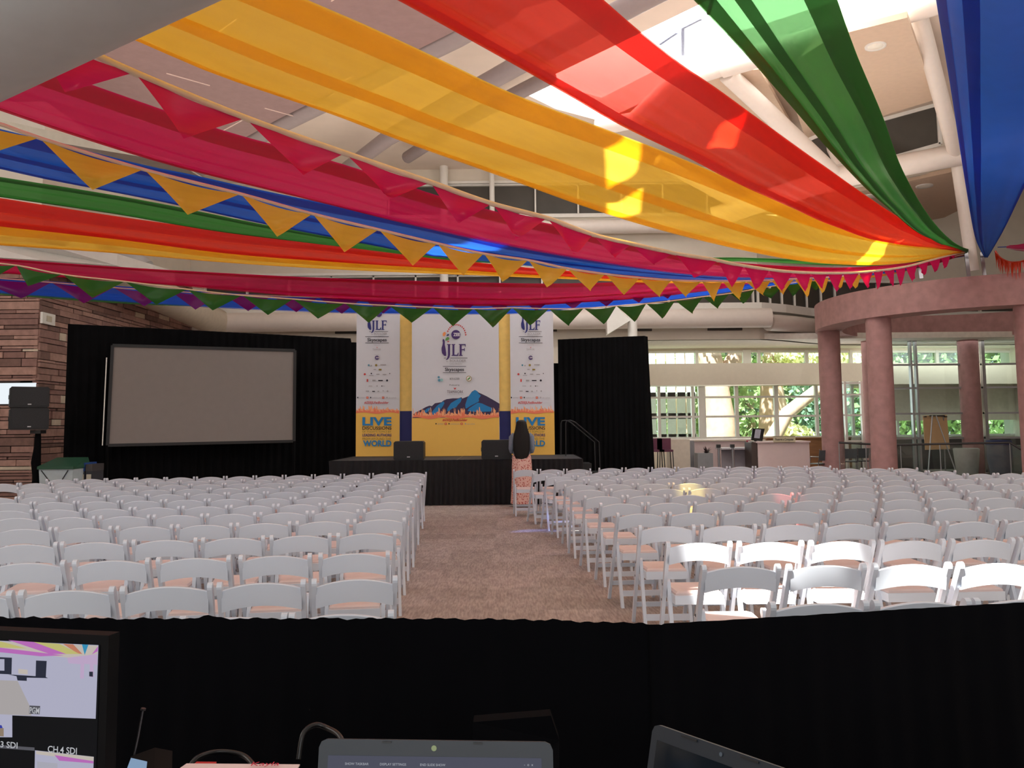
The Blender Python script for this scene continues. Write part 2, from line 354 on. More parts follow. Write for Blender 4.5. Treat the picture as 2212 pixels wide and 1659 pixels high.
# clerestory windows: dark blinds behind white mullions
def clerestory(name, x0, x1, z0, z1, y, xs, w=0.05, plan=None):
    q = MB(); q.box(x0, x1, y + 0.16, y + 0.2, z0, z1); root = st(q, name, DARKGLASS)
    k = MB()
    for x in xs: k.box(x - w / 2, x + w / 2, y + 0.02, y + 0.15, z0, z1)
    k.box(x0, x1, y + 0.02, y + 0.15, z0, z0 + 0.05); k.box(x0, x1, y + 0.02, y + 0.15, z1 - 0.05, z1)
    k.build('window_frame', WHITEFR, root); return root
clerestory('window_2', -9.6, 7.7, 5.22, 6.22, 26.5, [-9.6 + 1.32 * i for i in range(14)])
clerestory('window_3', -3.9, 8.6, 8.1, 9.12, 26.5, [-3.85, -2.0, -0.6, 0.78, 2.13, 3.5, 4.8, 6.2, 7.5])
q = MB(); strip(q, BP[1:], 5.22, 6.22, off=0.1, thick=0.05); w4 = st(q, 'window_4', DARKGLASS)
k = MB()
for a, b in zip(BP[1:], BP[2:]):
    for u in (0, 0.5): k.box(a[0] + (b[0] - a[0]) * u - 0.03, a[0] + (b[0] - a[0]) * u + 0.03, a[1] + (b[1] - a[1]) * u - 0.02, a[1] + (b[1] - a[1]) * u + 0.1, 5.22, 6.22)
k.build('window_frame', WHITEFR, w4)
for x, r, z0, nm in ((-2.08, 0.13, 4.9, 'column'), (-0.58, 0.08, 8.0, 'column')):
    q = MB(); q.tube([(x, 26.2, z0), (x, 26.2, 9.6)], r, 16); st(q, 'trim_17' if r > 0.1 else 'trim_18', WHITEFR)
# dark roof windows upper right
def quadw(name, pts, Y, m_=DARKGLASS):
    q = MB(); pp = [P(a, b, Y) for a, b in pts]; q.prism(pp, (0, 0.12, 0)); o = st(q, name, m_)
    k = MB(); n = len(pp)
    for i in range(n): k.bar(pp[i], pp[(i + 1) % n], 0.09, 0.09, (0, 1, 0))
    k.build('window_frame', WHITEFR, o)
quadw('window_5', [(1895, 262), (2025, 226), (2030, 312), (1930, 340)], 20.9)
quadw('window_6', [(1733, 308), (1775, 290), (1850, 345), (1790, 362)], 21.6)
q = MB(); q.prism([P(1720, 290, 22.3), P(1900, 225, 22.3), P(2080, 170, 22.3), P(2300, 180, 22.3), P(2300, 420, 22.3), P(2080, 360, 22.3), P(1760, 420, 22.3)], (0, 0.15, 0)); st(q, 'wall_right_upper', CREAM)
# grilles
for a, b, y0, y1, Y, lab in ((724, 775, 713, 721, 26.44, 'dark slot grille on white wall left of the stage banners'), (1376, 1408, 709, 715, 26.44, 'dark slot grille on white wall above the right black drape'), (1529, 1603, 708, 714, 26.44, 'long dark slot grille on white wall above the reception'), (1195, 1203, 710, 716, 26.44, 'short dark grille seen just right of the right banner')):
    e = tag(MB().build('air_grille', DARKGLASS), lab, 'grille', 'slot grilles on the back wall'); 
    k = MB(); p0, p1 = P(a, y1, Y), P(b, y0, Y); k.box(p0.x, p1.x, Y - 0.02, Y + 0.05, p0.z, p1.z)
    for i in range(3):
        zz = p0.z + (p1.z - p0.z) * (i + 1) / 4; k.box(p0.x, p1.x, Y - 0.035, Y - 0.02, zz - 0.006, zz + 0.006)
    k2 = bpy.data.meshes.new('air_grille'); k2.from_pydata(k.v, [], k.f); k2.materials.append(DARKGLASS); e.data = k2
# angled soffit piece behind the right banner with its round column
q = MB(); q.prism([P(1309, 640, 24.5), P(1362, 692, 24.5), P(1312, 722, 24.5)], (0, 0.4, 0)); st(q, 'trim_19', WHITEFR)
q = MB(); c = P(1366, 700, 24.8); q.tube([(c.x, 24.8, 0), (c.x, 24.8, c.z + 0.3)], 0.14, 16); st(q, 'trim_20', WHITEFR)
# white soffit box high on the left
q = MB(); q.prism([P(-140, 500, 15.5), P(90, 526, 16.8), P(253, 548, 18.5), P(253, 574, 18.5), P(90, 562, 16.8), P(-140, 548, 15.5)], (0.4, 2.2, 0)); st(q, 'trim_21', WHITEFR)
q = MB(); q.prism([P(-100, 268, 12), P(205, 322, 14), P(385, 352, 15), P(380, 346, 15), P(205, 305, 14), P(-100, 235, 12)], (0.2, 3.0, 0.05)); st(q, 'trim_22', mat('sage_soffit', (206, 206, 190), 0.7))
q = MB(); q.tube([P(262, 548, 20.5), P(285, 570, 20.5), P(310, 588, 20.5)], 0.33, 16); st(q, 'trim_23', GREYBEAM)
# other walls
q = MB(); q.box(18.0, 18.25, -8.2, 31.5, -0.4, 9.7); st(q, 'wall_right', CREAM)
q = MB(); q.box(-16.2, -16, -8.2, 18.3, 0, 9.7); q.box(-10.6, -10.05, 18.4, 30, 6.1, 9.7); q.box(-16.2, -10.05, 18.02, 18.4, 6.0, 9.7); st(q, 'wall_left_upper', CREAM)
q = MB(); q.box(-16, 18, -8.4, -8.2, 0, 9.7); st(q, 'wall_front', CREAM)

# ---------------- ledgestone wall (left): every course laid
STONE = [mat('stone_a', (168, 132, 122), 0.9, var=0.15, scale=9, bump=0.5), mat('stone_b', (148, 114, 106), 0.9, var=0.15, scale=9, bump=0.5), mat('stone_c', (180, 144, 132), 0.9, var=0.15, scale=9, bump=0.5),
         mat('stone_d', (128, 100, 92), 0.9, var=0.15, scale=9, bump=0.5), mat('stone_e', (214, 200, 180), 0.9, var=0.1, scale=9, bump=0.4)]
MORT = mat('mortar', (56, 40, 36), 0.95)
q = MB(); rnd = random.Random(11)
q.cur = 5; q.box(-16, -10.08, 18.08, 18.4, 0, 6.0); q.box(-10.4, -10.08, 18.08, 27, 0, 6.1)
def course(side):
    z = 0.0
    while z < 6.0:
        h = rnd.choice((0.06, 0.08, 0.11, 0.14, 0.18)); x = 0
        lim = 6.0 if side == 0 else 8.6
        while x < lim:
            w = rnd.uniform(0.25, 1.1); w = min(w, lim - x); d = rnd.uniform(0.0, 0.05)
            q.cur = rnd.choices((0, 1, 2, 3, 4), (30, 26, 24, 16, 4))[0]
            if side == 0:
                x1, x0 = -10.0 - x, -10.0 - x - w
                if not (z + h > 2.06 and z < 2.5 and x0 > -13.6):
                    q.box(x0 + 0.008, x1 - 0.008, 18.0 - d, 18.1, z + 0.008, z + h - 0.008)
            else:
                q.box(-10.1, -10.0 + d, 18.0 + x + 0.008, 18.0 + x + w - 0.008, z + 0.008, z + h - 0.008)
            x += w
        z += h
course(0); course(1)
st(q, 'wall_left', STONE + [MORT])
q = MB(); q.box(-13.4, -10.02, 17.99, 18.02, 2.06, 2.5); w7 = q.build('window_7', glow('sky_lit_pane', (236, 244, 250), 1.0)); w7['kind'] = 'structure'
q = MB(); q.box(-12.9, -10.74, 17.93, 17.995, 0, 2.0); struct(q.build('door_1', mat('dark_door', (46, 34, 30), 0.6)))
q = MB(); 
for (px, py) in ((101, 689),): 
    c = PX(px, py, -9.93); e = empty('wall_switch', c, 'small white box fixed high on the stone wall near its corner', 'wall box')
    k = MB(); k.box(0, 0.05, -0.25, 0.25, -0.12, 0.12); k.build('housing', WHITEFR, e); k = MB(); k.box(0.05, 0.06, -0.1, 0.1, -0.06, 0.06); k.build('cover', mat('cover_beige', (200, 190, 170), 0.5), e)

# big grey duct close overhead at the upper left
e1, e2 = P(0, 222, 4.2), P(475, 3, 3.5); dd = (e2 - e1).normalized(); rr_ = 0.55
mid = (e1 + e2) / 2; vdir = (mid - CAM).normalized(); nn = dd.cross(vdir).normalized(); nn = nn if nn.z > 0 else -nn
q = MB(); q.tube([e1 - dd * 3 + nn * rr_, e2 + dd * 4.5 + nn * rr_], rr_, 40); st(q, 'trim_24', GREYBEAM)

# ---------------- reception side
FP = [(2.0, 29.7), (8.2, 29.7), (12, 30.2), (18.2, 30.9)]
q = MB(); q.box(2.0, 18.2, 26.6, 31.2, 4.12, 4.3); st(q, 'ceiling_reception', mat('soffit_white', (240, 236, 226), 0.8))
q = MB(); strip(q, FP, 2.8, 3.52, off=-1.0, thick=1.1); strip(q, FP, 4.02, 4.12, off=0, thick=0.15)
strip(q, FP, -0.2, 0.98, off=0, thick=0.15)
q.box(1.9, 2.1, 26.6, 30, 0, 4.2); st(q, 'wall_reception', mat('reception_wall', (224, 214, 196), 0.8, var=0.02))
def glazing(name, plan, z0, z1, verts, horis, w=0.07, off=0.0, fm=WHITEFR):
    q = MB(); strip(q, plan, z0, z1, off=off + 0.05, thick=0.01); root = q.build(name, GLASS); root['kind'] = 'structure'
    k = MB()
    def yat(x):
        for a, b in zip(plan, plan[1:]):
            if a[0] <= x <= b[0] + 1e-6: return a[1] + (b[1] - a[1]) * (x - a[0]) / (b[0] - a[0])
        return plan[-1][1]
    for x, ww in verts: y = yat(x) + off; k.box(x - ww / 2, x + ww / 2, y - 0.05, y + 0.1, z0, z1)
    for z in horis: strip(k, plan, z - w / 2, z + w / 2, off=off - 0.02, thick=0.1)
    k.build('window_frame', fm, root); return root
glazing('window_8', FP, 3.52, 4.05, [(P(x, 770, 29.7).x, w) for x, w in ((1398, 0.1), (1505, 0.1), (1613, 0.28), (1640, 0.1), (1748, 0.12), (1850, 0.1), (1930, 0.2))] + [(15.2, 0.1), (16.8, 0.1)], [3.56, 4.0])
glazing('window_9', FP, 0.98, 2.9, [(P(x, 900, 29.7).x, w) for x, w in ((1424, 0.1), (1497, 0.1), (1517, 0.24), (1592, 0.12), (1680, 0.14), (1772, 0.1), (1822, 0.08), (1855, 0.08))] + [(13.6, 0.08), (15.2, 0.1), (16.8, 0.1)], [1.02, 1.75, 2.42, 2.86])
# blinds behind the right part
q = MB(); strip(q, [(12.2, 30.3), (18.2, 31.0)], 1.55, 2.8, off=-0.25, thick=0.02); st(q, 'trim_25', mat('blind_fabric', (228, 220, 202), .9))
# curtain wall behind the rotunda
for nm, pl, vs in (('window_10', [(11.7, 27.55), (14.6, 27.55)], [(11.75, 0.07), (12.85, 0.06), (13.02, 0.06), (14.52, 0.09)]), ('window_11', [(15.15, 27.6), (18.1, 27.2)], [(15.2, 0.1), (16.9, 0.07)])):
    glazing(nm, pl, -0.12, 4.2, vs, [-0.08, 0.98, 1.77, 2.59, 3.34, 4.14], w=0.06, fm=ALU)
glazing('window_12', [(10.3, 28.4), (11.5, 28.1)], -0.12, 2.85, [(10.35, 0.07), (10.95, 0.07), (11.45, 0.07)], [0.9, 1.75, 2.42, 2.8], w=0.05)
q = MB(); q.box(12.2, 18.2, 30.1, 30.2, -0.14, 0.95); st(q, 'baseboard_back', mat('dark_base', (50, 48, 46), 0.7))

# ================================================================== ROTUNDA (rose concrete)
RC, RO, RI, ZB, ZT = (13.2, 23.8), 4.45, 3.7, 4.19, 4.93
def ringpt(r, a, z): return (RC[0] + r * math.cos(a), RC[1] + r * math.sin(a), z)
q = MB(); N = 96
for i in range(N):
    a, b = 2 * PI * i / N, 2 * PI * (i + 1) / N
    q.smooth = True
    q.add([ringpt(RO, a, ZB), ringpt(RO, b, ZB), ringpt(RO, b, ZT), ringpt(RO, a, ZT)], [(0, 1, 2, 3)])
    q.add([ringpt(RI, a, ZB), ringpt(RI, b, ZB), ringpt(RI, b, ZT), ringpt(RI, a, ZT)], [(3, 2, 1, 0)])
    q.smooth = False
    q.add([ringpt(RO, a, ZB), ringpt(RO, b, ZB), ringpt(RI, b, ZB), ringpt(RI, a, ZB)], [(3, 2, 1, 0)])
    q.add([ringpt(RO, a, ZT), ringpt(RO, b, ZT), ringpt(RI, b, ZT), ringpt(RI, a, ZT)], [(0, 1, 2, 3)])
tag(q.build('ring_beam', PINK), 'round rose concrete ring beam resting on the tall round columns', 'beam')
labs = {68: 'back rose column, directly right of the easel', 113: 'slim-looking back rose column half hidden by the broad front column', 160: 'leftmost rose column, right of the reception desk',
        205: 'broad front rose column, second from the left', 254: 'rose column cut by the right edge of the photo'}
for deg in (68, 113, 160, 205, 254, 296, 338, 23):
    a = math.radians(deg); x, y, _ = ringpt(4.08, a, 0)
    z0 = -0.14 if y > 18.9 else 0
    q = MB(); q.lathe([(0.31, z0), (0.31, ZB)], (x, y, 0), 36); o = q.build('concrete_column', PINK)
    tag(o, labs.get(deg, 'rose concrete column carrying the far right side of the ring beam'), 'column', 'rose concrete columns')
# fins and bracket on top of the beam that take the fabrics
for px, lab in ((2093, 'thin grey steel fin left under the fabric knot'), (2127, 'thin grey steel fin below the hanging blue fabric tip'), (1990, 'small grey steel fin on the beam behind the pink pennants')):
    b = P(px, 596, 20.2); q = MB(); q.bar((b.x, b.y, ZT - 0.01), (b.x - 0.04, b.y, P(px, 545, 20.2).z if px > 2000 else ZT + 0.35), 0.09, 0.02); tag(q.build('steel_fin', STEEL), lab, 'bracket', 'steel fins on the ring beam')

# ================================================================== STAGE
SX0, SX1, SY0, SY1, SZ = -3.53, 1.35, 16.72, 19.25, 0.86
st_ = empty('stage', (-1.1, 18, 0), 'low black stage with pleated black skirt at the end of the aisle', 'stage')
q = MB(); q.box(SX0, SX1, SY0, SY1, SZ - 0.05, SZ); wpart(st_, q, 'deck', mat('stage_deck', (46, 46, 50), 0.7, var=0.1))
q = MB(); q.box((SX0 + SX1) / 2 - 0.006, (SX0 + SX1) / 2 + 0.006, SY0, SY1, SZ, SZ + 0.003); wpart(st_, q, 'deck_joint', mat('brass_joint', (90, 84, 70), 0.5))
for a in range(3):
    for b in range(2):
        q = MB(); x = SX0 + 0.3 + a * 2.1; y = SY0 + 0.4 + b * 1.7; q.box(x, x + 0.05, y, y + 0.05, 0, SZ - 0.05); wpart(st_, q, 'leg', STEEL)
def drape(plan, z0, z1, amp=0.04, wl_=0.14, name='drape', m_=None, parent=None, seed=1, flare=0.0, tops=0.0, nz=6, ztop=None):
    rnd = random.Random(seed); pl = [Vector((x, y, 0)) for x, y in plan]; L = [0]
    for a, b in zip(pl, pl[1:]): L.append(L[-1] + (b - a).length)
    n = max(8, int(L[-1] / wl_ * 8)); q = MB(); q.smooth = True; vs = []
    ph = 0; offs = []
    for i in range(n + 1):
        ph += 2 * PI / 8 * rnd.uniform(0.6, 1.4); offs.append(math.sin(ph) * rnd.uniform(0.5, 1))
    for k in range(nz + 1):
        u = k / nz
        for i in range(n + 1):
            t = L[-1] * i / n; s_ = 0
            while s_ < len(pl) - 2 and L[s_ + 1] < t: s_ += 1
            w = (t - L[s_]) / (L[s_ + 1] - L[s_]); p = pl[s_].lerp(pl[s_ + 1], w); d = (pl[s_ + 1] - pl[s_]).normalized(); nrm = Vector((-d.y, d.x, 0))
            if nrm.y > 0: nrm = -nrm
            zt = z1 if ztop is None else ztop(t / L[-1])
            z = zt + (z0 - zt) * u + (offs[i] * tops if k == 0 else 0)
            pp = p + nrm * (offs[i] * amp * (0.35 + 0.65 * u) + flare * u)
            vs.append((pp.x, pp.y, z))
    fs = [(k * (n + 1) + i, k * (n + 1) + i + 1, (k + 1) * (n + 1) + i + 1, (k + 1) * (n + 1) + i) for k in range(nz) for i in range(n)]
    q.add(vs, fs)
    o = q.build(name, m_ or BLACKC, parent, recalc=False)
    if parent is not None: o.matrix_parent_inverse = Matrix.Translation(-Vector(parent.location))
    return o
SKIRT = mat('stage_skirt', (24, 24, 28), 0.9, var=0.2)
drape([(-1.405, SY0 - 0.03), (SX1, SY0 - 0.03), (SX1 + 0.03, SY1)], 0.01, SZ + 0.005, 0.03, 0.10, 'skirt', SKIRT, st_, 5, 0.06)
drape([(SX0 - 0.03, SY1), (SX0 - 0.03, SY0 - 0.05), (-1.40, SY0 - 0.05)], 0.01, SZ + 0.005, 0.03, 0.11, 'skirt', SKIRT, st_, 6, 0.06)
# stage steps rail at right
e = empty('stair_rail', (1.5, 18, 0), 'dark tubular handrail of the steps at the right end of the stage', 'handrail')
for Yr, ox in ((18.2, 10), (19.0, 0)):
    a, b, c, d_ = P(1212 + ox, 1010, Yr), P(1212 + ox, 915, Yr), P(1222 + ox, 908, Yr), P(1284 + ox, 955, Yr)
    q = MB(); q.tube([(a.x, Yr, 0.86 if Yr > 18.5 else 0.0), b, P(1214 + ox, 909, Yr), c, P(1232 + ox, 912, Yr), d_, (d_.x + 0.02, Yr, 0.0)], 0.012, 8); wpart(e, q, 'rail', mat('dark_rail', (30, 30, 34), 0.6))
e2_ = empty('stage_steps', (1.75, 18.6, 0), 'black steps beside the right end of the stage', 'steps')
for i in range(4):
    q = MB(); q.box(1.42 + i * 0.24, 1.42 + (i + 1) * 0.24, 18.25, 18.95, 0, 0.7 - i * 0.19); wpart(e2_, q, 'step', BLACKP)

# monitors (speakers)
def pa_box(px0, px1, y0, y1, Y, d, label, z0=None, group=None, name='monitor_speaker', rz=0):
    a, b = P(px0, y1, Y), P(px1, y0, Y); z0 = a.z if z0 is None else z0; w = b.x - a.x; h = b.z - a.z
    e = empty(name, ((a.x + b.x) / 2, Y + d / 2, z0), label, 'speaker', group, rz)
    q = MB(); pr = [(-w / 2, 0.02), (-w / 2 + 0.03, 0), (w / 2 - 0.03, 0), (w / 2, 0.02), (w / 2, h - 0.03), (w / 2 - 0.03, h), (-w / 2 + 0.03, h), (-w / 2, h - 0.03)]
    q.prism([(x, -d / 2, z) for x, z in pr], (0, d, 0)); q.build('cabinet', BLACKP, e)
    q = MB(); q.box(-w / 2 + 0.03, w / 2 - 0.03, -d / 2 - 0.012, -d / 2, 0.03, h - 0.03); q.build('grille', mat('speaker_mesh', (30, 32, 36), 0.6, var=0.3, scale=60), e)
    q = MB(); q.box(-0.03, 0.03, -d / 2 - 0.018, -d / 2 - 0.012, 0.05, 0.07); o = q.build('badge', mat('badge_silver', (190, 190, 195), 0.4), e)
    q = MB(); q.box(-w / 2 - 0.012, -w / 2, -0.06, 0.06, h * 0.4, h * 0.6); q.build('handle', BLACKP, e)
    return e
pa_box(850, 915, 951, 992, 16.85, 0.35, 'black stage monitor speaker on the left part of the stage edge', SZ + 0.003, 'stage monitor speakers')
pa_box(1040, 1105, 949, 991, 16.85, 0.35, 'black stage monitor speaker beside the woman on the stage edge', SZ + 0.003, 'stage monitor speakers')
# speakers on stand, left
Yp = 16.2
sb = P(64, 1050, Yp)
lowb = pa_box(9, 86, 881, 929, Yp, 0.45, 'lower one of two black speakers stacked on the left stand', group='speakers on the left stand', rz=.56)
pa_box(10, 87, 835, 880.5, Yp, 0.45, 'upper one of two black speakers stacked on the left stand', group='speakers on the left stand', rz=.56)
e = empty('speaker_stand', (sb.x, Yp + 0.22, 0), 'black fabric-wrapped speaker stand before the stone wall', 'speaker stand')
zt_ = P(60, 929, Yp).z
q = MB(); q.tube([(0, 0, 0.35), (0.01, 0, 0.6), (-0.02, 0, 0.9), (0.0, 0, 1.2), (0, 0, zt_ - 0.06)], [0.10, 0.075, 0.085, 0.06, 0.05], 12); q.build('pole', BLACKC, e)
q = MB(); q.lathe([(0.34, 0.0), (0.26, 0.12), (0.15, 0.25), (0.10, 0.36)], (0, 0, 0), 10); q.build('base', BLACKC, e)
q = MB(); q.box(-0.1, 0.1, -0.1, 0.1, zt_ - 0.07, zt_ - 0.002); q.build('top_plate', BLACKP, e)

# ================================================================== PROJECTION SCREEN AND BLACK DRAPES
A_, B_ = (-8.87, 17.0), (-3.42, 20.40)
o = drape([A_, B_], 0.0, 3.6, 0.04, 0.16, 'black_drape', BLACKC, None, 9, nz=4, ztop=lambda u: 3.62 - 0.02 * u - (0.09 if u > 0.93 else 0))
tag(o, 'wide black pipe drape behind the projection screen', 'drape')
o = drape([(1.07, 19.85), (3.04, 19.6), (3.18, 19.9)], 0.0, 3.52, 0.03, 0.12, 'black_drape', BLACKC, None, 12, nz=5, flare=0.1, ztop=lambda u: 3.5 + 0.05 * u)
tag(o, 'tall black drape standing right of the stage', 'drape')
o = drape([(0.6, 19.9), (1.3, 19.9)], 0.0, 2.95, 0.03, 0.12, 'black_drape', BLACKC, None, 13, nz=4); tag(o, 'lower black drape between right banner and tall drape', 'drape')
q = MB(); sA, sB = Vector((-8.12, 17.15, 0)), Vector((-4.78, 18.95, 0)); ddir = (sB - sA).normalized(); nrm = Vector((ddir.y, -ddir.x, 0))
es = empty('projection_screen', ((sA + sB) / 2), 'large grey projection screen with black border before the left drape', 'screen')
c0, c1, c2, c3 = PL(232, 962, sA, sB), PL(635, 953, sA, sB), PL(637, 757, sA, sB), PL(243, 746, sA, sB)
q = MB(); q.prism([c0, c1, c2, c3], -nrm * 0.01); wpart(es, q, 'fabric', mat('screen_fabric', (132, 124, 120), 0.9, var=0.02))
k = MB(); cs = [c0, c1, c2, c3]
for i in range(4):
    k.bar(cs[i] + nrm * 0.012, cs[(i + 1) % 4] + nrm * 0.012, 0.06, 0.02, nrm)
wpart(es, k, 'border', BLACKP)
k = MB(); k.tube([c3 + ddir * -0.1 + Vector((0, 0, -0.25)), c0 + ddir * -0.09 + Vector((0, 0, 0))], 0.012, 6); wpart(es, k, 'white_edge', WHITEFR)
for c in (c0, c1):
    k = MB(); k.box(c.x - 0.02, c.x + 0.02, c.y - 0.03, c.y + 0.03, 0, c.z); wpart(es, k, 'leg', BLACKC)

# recycling bins
eb = empty('recycling_bin', (P(137, 1000, 16.3).x, 16.4, 0), 'pale recycling bin with dark green lid and V-shaped strap by the stone wall', 'bin')
x0, x1 = P(97, 1000, 16.3).x - eb.location.x, P(170, 1000, 16.3).x - eb.location.x
q = MB(); q.add([(x0 + 0.05, -0.28, 0), (x1 - 0.05, -0.28, 0), (x1 - 0.05, 0.28, 0), (x0 + 0.05, 0.28, 0), (x0, -0.3, 0.78), (x1, -0.3, 0.78), (x1, 0.3, 0.78), (x0, 0.3, 0.78)], [(3, 2, 1, 0), (4, 5, 6, 7), (0, 1, 5, 4), (1, 2, 6, 5), (2, 3, 7, 6), (3, 0, 4, 7)]); q.build('body', mat('bin_pale', (176, 190, 196), 0.6), eb)
q = MB(); q.add([(x0 - 0.02, -0.33, 0.78), (x1 + 0.02, -0.33, 0.78), (x1 + 0.02, 0.33, 0.8), (x0 - 0.02, 0.33, 0.8), (x0 - 0.02, -0.33, 0.83), (x1 + 0.02, -0.33, 0.83), (x1 - 0.02, 0.3, 0.98), (x0 + 0.02, 0.3, 0.98)], [(3, 2, 1, 0), (4, 5, 6, 7), (0, 1, 5, 4), (1, 2, 6, 5), (2, 3, 7, 6), (3, 0, 4, 7)]); lid = q.build('lid', mat('bin_green', (34, 78, 58), 0.5), eb)
q = MB(); q.box(0.02, 0.25, -0.1, 0.1, 0, 0.004, Matrix.Translation((0, 0.02, 0.906)) @ Matrix.Rotation(0.22, 4, 'X')); q.build('label_plate', mat('label_pale', (150, 170, 120), 0.6), lid)
q = MB(); q.bar((x0 + 0.05, -0.31, 0.76), (-0.02, -0.30, 0.4), 0.015, 0.012); q.bar((-0.02, -0.30, 0.4), (0.2, -0.31, 0.76), 0.015, 0.012); q.build('strap', BLACKP, eb)
for i, (pa, pb, c_, lab) in enumerate(((171, 184, (40, 74, 140), 'narrow blue-topped bin with a pale notice, right of the pale bin'), (186, 200, (70, 66, 66), 'narrow grey bin with a cream notice against the black drape'))):
    x0, x1 = P(pa, 1000, 16.5).x, P(pb, 1000, 16.5).x; e = empty('recycling_bin', ((x0 + x1) / 2, 16.75, 0), lab, 'bin', 'narrow bins by the drape'); w = (x1 - x0) / 2
    q = MB(); q.box(-w, w, -0.25, 0.2, 0, 0.72); q.build('body', mat('bin_dark%d' % i, (52, 54, 62), 0.6), e)
    q = MB(); q.box(-w, w, -0.26, 0.21, 0.72, 0.88 - i * 0.03); q.build('lid', mat('bin_lid%d' % i, c_, 0.5), e)
    q = MB(); q.box(-w * 0.7, w * 0.7, -0.262, -0.25, 0.42, 0.66); q.build('notice', mat('notice_paper', (205, 200, 180), 0.7), e)

# ================================================================== BANNERS
def ink(name, rgb): return mat('ink_' + name, rgb, 0.75, var=0.01)
NAVY, PURP, BLUEI, BLACKI, GREYI, REDI, ORG, PALEO, GRN, TEAL, WHITEI = ink('navy', (44, 48, 120)), ink('purple', (72, 48, 110)), ink('blue', (34, 128, 190)), ink('black', (34, 34, 48)), ink('grey', (164, 162, 166)), ink('red', (200, 62, 62)), ink('orange', (240, 130, 96)), ink('pale_orange', (246, 176, 130)), ink('green', (92, 150, 74)), ink('teal', (90, 150, 176)), ink('white', (236, 234, 236))
YEL = ink('yellow', (240, 192, 92)); BANW = mat('banner_white', (212, 214, 222), 0.7, var=0.01); DKMT = ink('dark_mount', (60, 50, 84)); MUST = ink('mustard', (150, 130, 60))
class Board:
    """printed board standing at depth Y; drawing is laid on its front face"""
    def __init__(s, root, Y): s.root, s.Y, s.lay = root, Y, 0
    def pt(s, px, py): p = P(px, py, s.Y); return Vector((p.x, s.Y - 0.004 - s.lay * 0.0015, p.z))
    def polys(s, name, polys, m_):
        s.lay += 1; q = MB()
        for pl in polys: q.flat([s.pt(*p) for p in pl])
        return wpart(s.root, q, name, m_, recalc=False)
    def text(s, body, x0, x1, yb, h, m_, bold=0.0, shear=0.0, name='lettering'):
        """text spanning x0..x1 px with baseline yb and capital height h px"""
        s.lay += 1
        c = bpy.data.curves.new('t', 'FONT'); c.body = body; c.offset = bold; c.shear = shear; c.resolution_u = 3
        o = bpy.data.objects.new('t', c); COL.objects.link(o); bpy.context.view_layer.update()
        me = bpy.data.meshes.new_from_object(o.evaluated_get(bpy.context.evaluated_depsgraph_get())); bpy.data.objects.remove(o)
        vs = np.array([v.co[:] for v in me.vertices]); a, b = s.pt(x0, yb), s.pt(x1, yb); hh = (s.pt(x0, yb - h) - a).z
        mn, mx = vs[:, 0].min(), vs[:, 0].max(); sc = (b - a).x / (mx - mn); sz = hh / 0.7
        fs = [list(p.vertices) for p in me.polygons]
        q = MB(); q.add([(a.x + (v[0] - mn) * sc, a.y, a.z + (b.z - a.z) * (v[0] - mn) / (mx - mn) + v[1] * sz) for v in vs], fs)
        return wpart(s.root, q, name, m_, recalc=False)
    def disc(s, cx, cy, r): return [(cx + r * math.cos(t * PI / 12), cy + r * math.sin(t * PI / 12)) for t in range(24)]
def rect(a, b, c, d): return [(a, b), (c, b), (c, d), (a, d)]
def jlf(B, x, y, k, ink_):
    """peacock letter mark; x,y = left foot of the J stem area, k = px scale (1 = centre banner)"""
    t = lambda pts: [(x + a * k, y + b * k) for a, b in pts]
    B.polys('emblem', [t([(0, 0), (-1, -6), (-1, -12), (1, -18), (2, -24), (2, -27), (0, -26), (2, -29), (1, -31), (4, -31), (5, -29), (6, -25), (6, -18), (8, -8), (9, 0), (9, 6), (5, 6)])], PURP if k > 0.9 else NAVY)
    B.polys('letter_j', [t([(11, -20), (19, -20), (19, -18.4), (17.5, -18), (17.5, 4), (16, 10), (12, 14), (8, 15), (11, 11), (13, 5), (13, -18), (11, -18.4)])], ink_)
    B.polys('letter_l', [t([(21, -20), (29, -20), (29, -18.4), (27.2, -18), (27.2, 3.5), (33, 3.5), (35, -1), (36.2, -1), (35.6, 6), (21, 6), (21, 4.6), (23, 4), (23, -18), (21, -18.4)])], ink_)
    B.polys('letter_f', [t([(37, -20), (52, -20), (52, -14), (51, -14), (50, -17.6), (43.2, -17.6), (43.2, -9), (48, -9), (49, -11.5), (50, -11.5), (50, -4.5), (49, -4.5), (48, -6.8), (43.2, -6.8), (43.2, 4), (45.5, 4.6), (45.5, 6), (37, 6), (37, 4.6), (39, 4), (39, -18), (37, -18.4)])], ink_)
    B.polys('rule', [t(rect(4, 10, 9, 11)), t(rect(18, 10, 56, 11))], BLACKI)
    B.text('at', x + 9 * k, x + 14 * k, y + 19.5 * k, 3.5 * k, GREYI); B.text('BOULDER', x + 17 * k, x + 53 * k, y + 19.5 * k, 5.8 * k, GREYI, 0.008); B.text('COLORADO', x + 17 * k, x + 44 * k, y + 25.5 * k, 3.8 * k, GREYI)
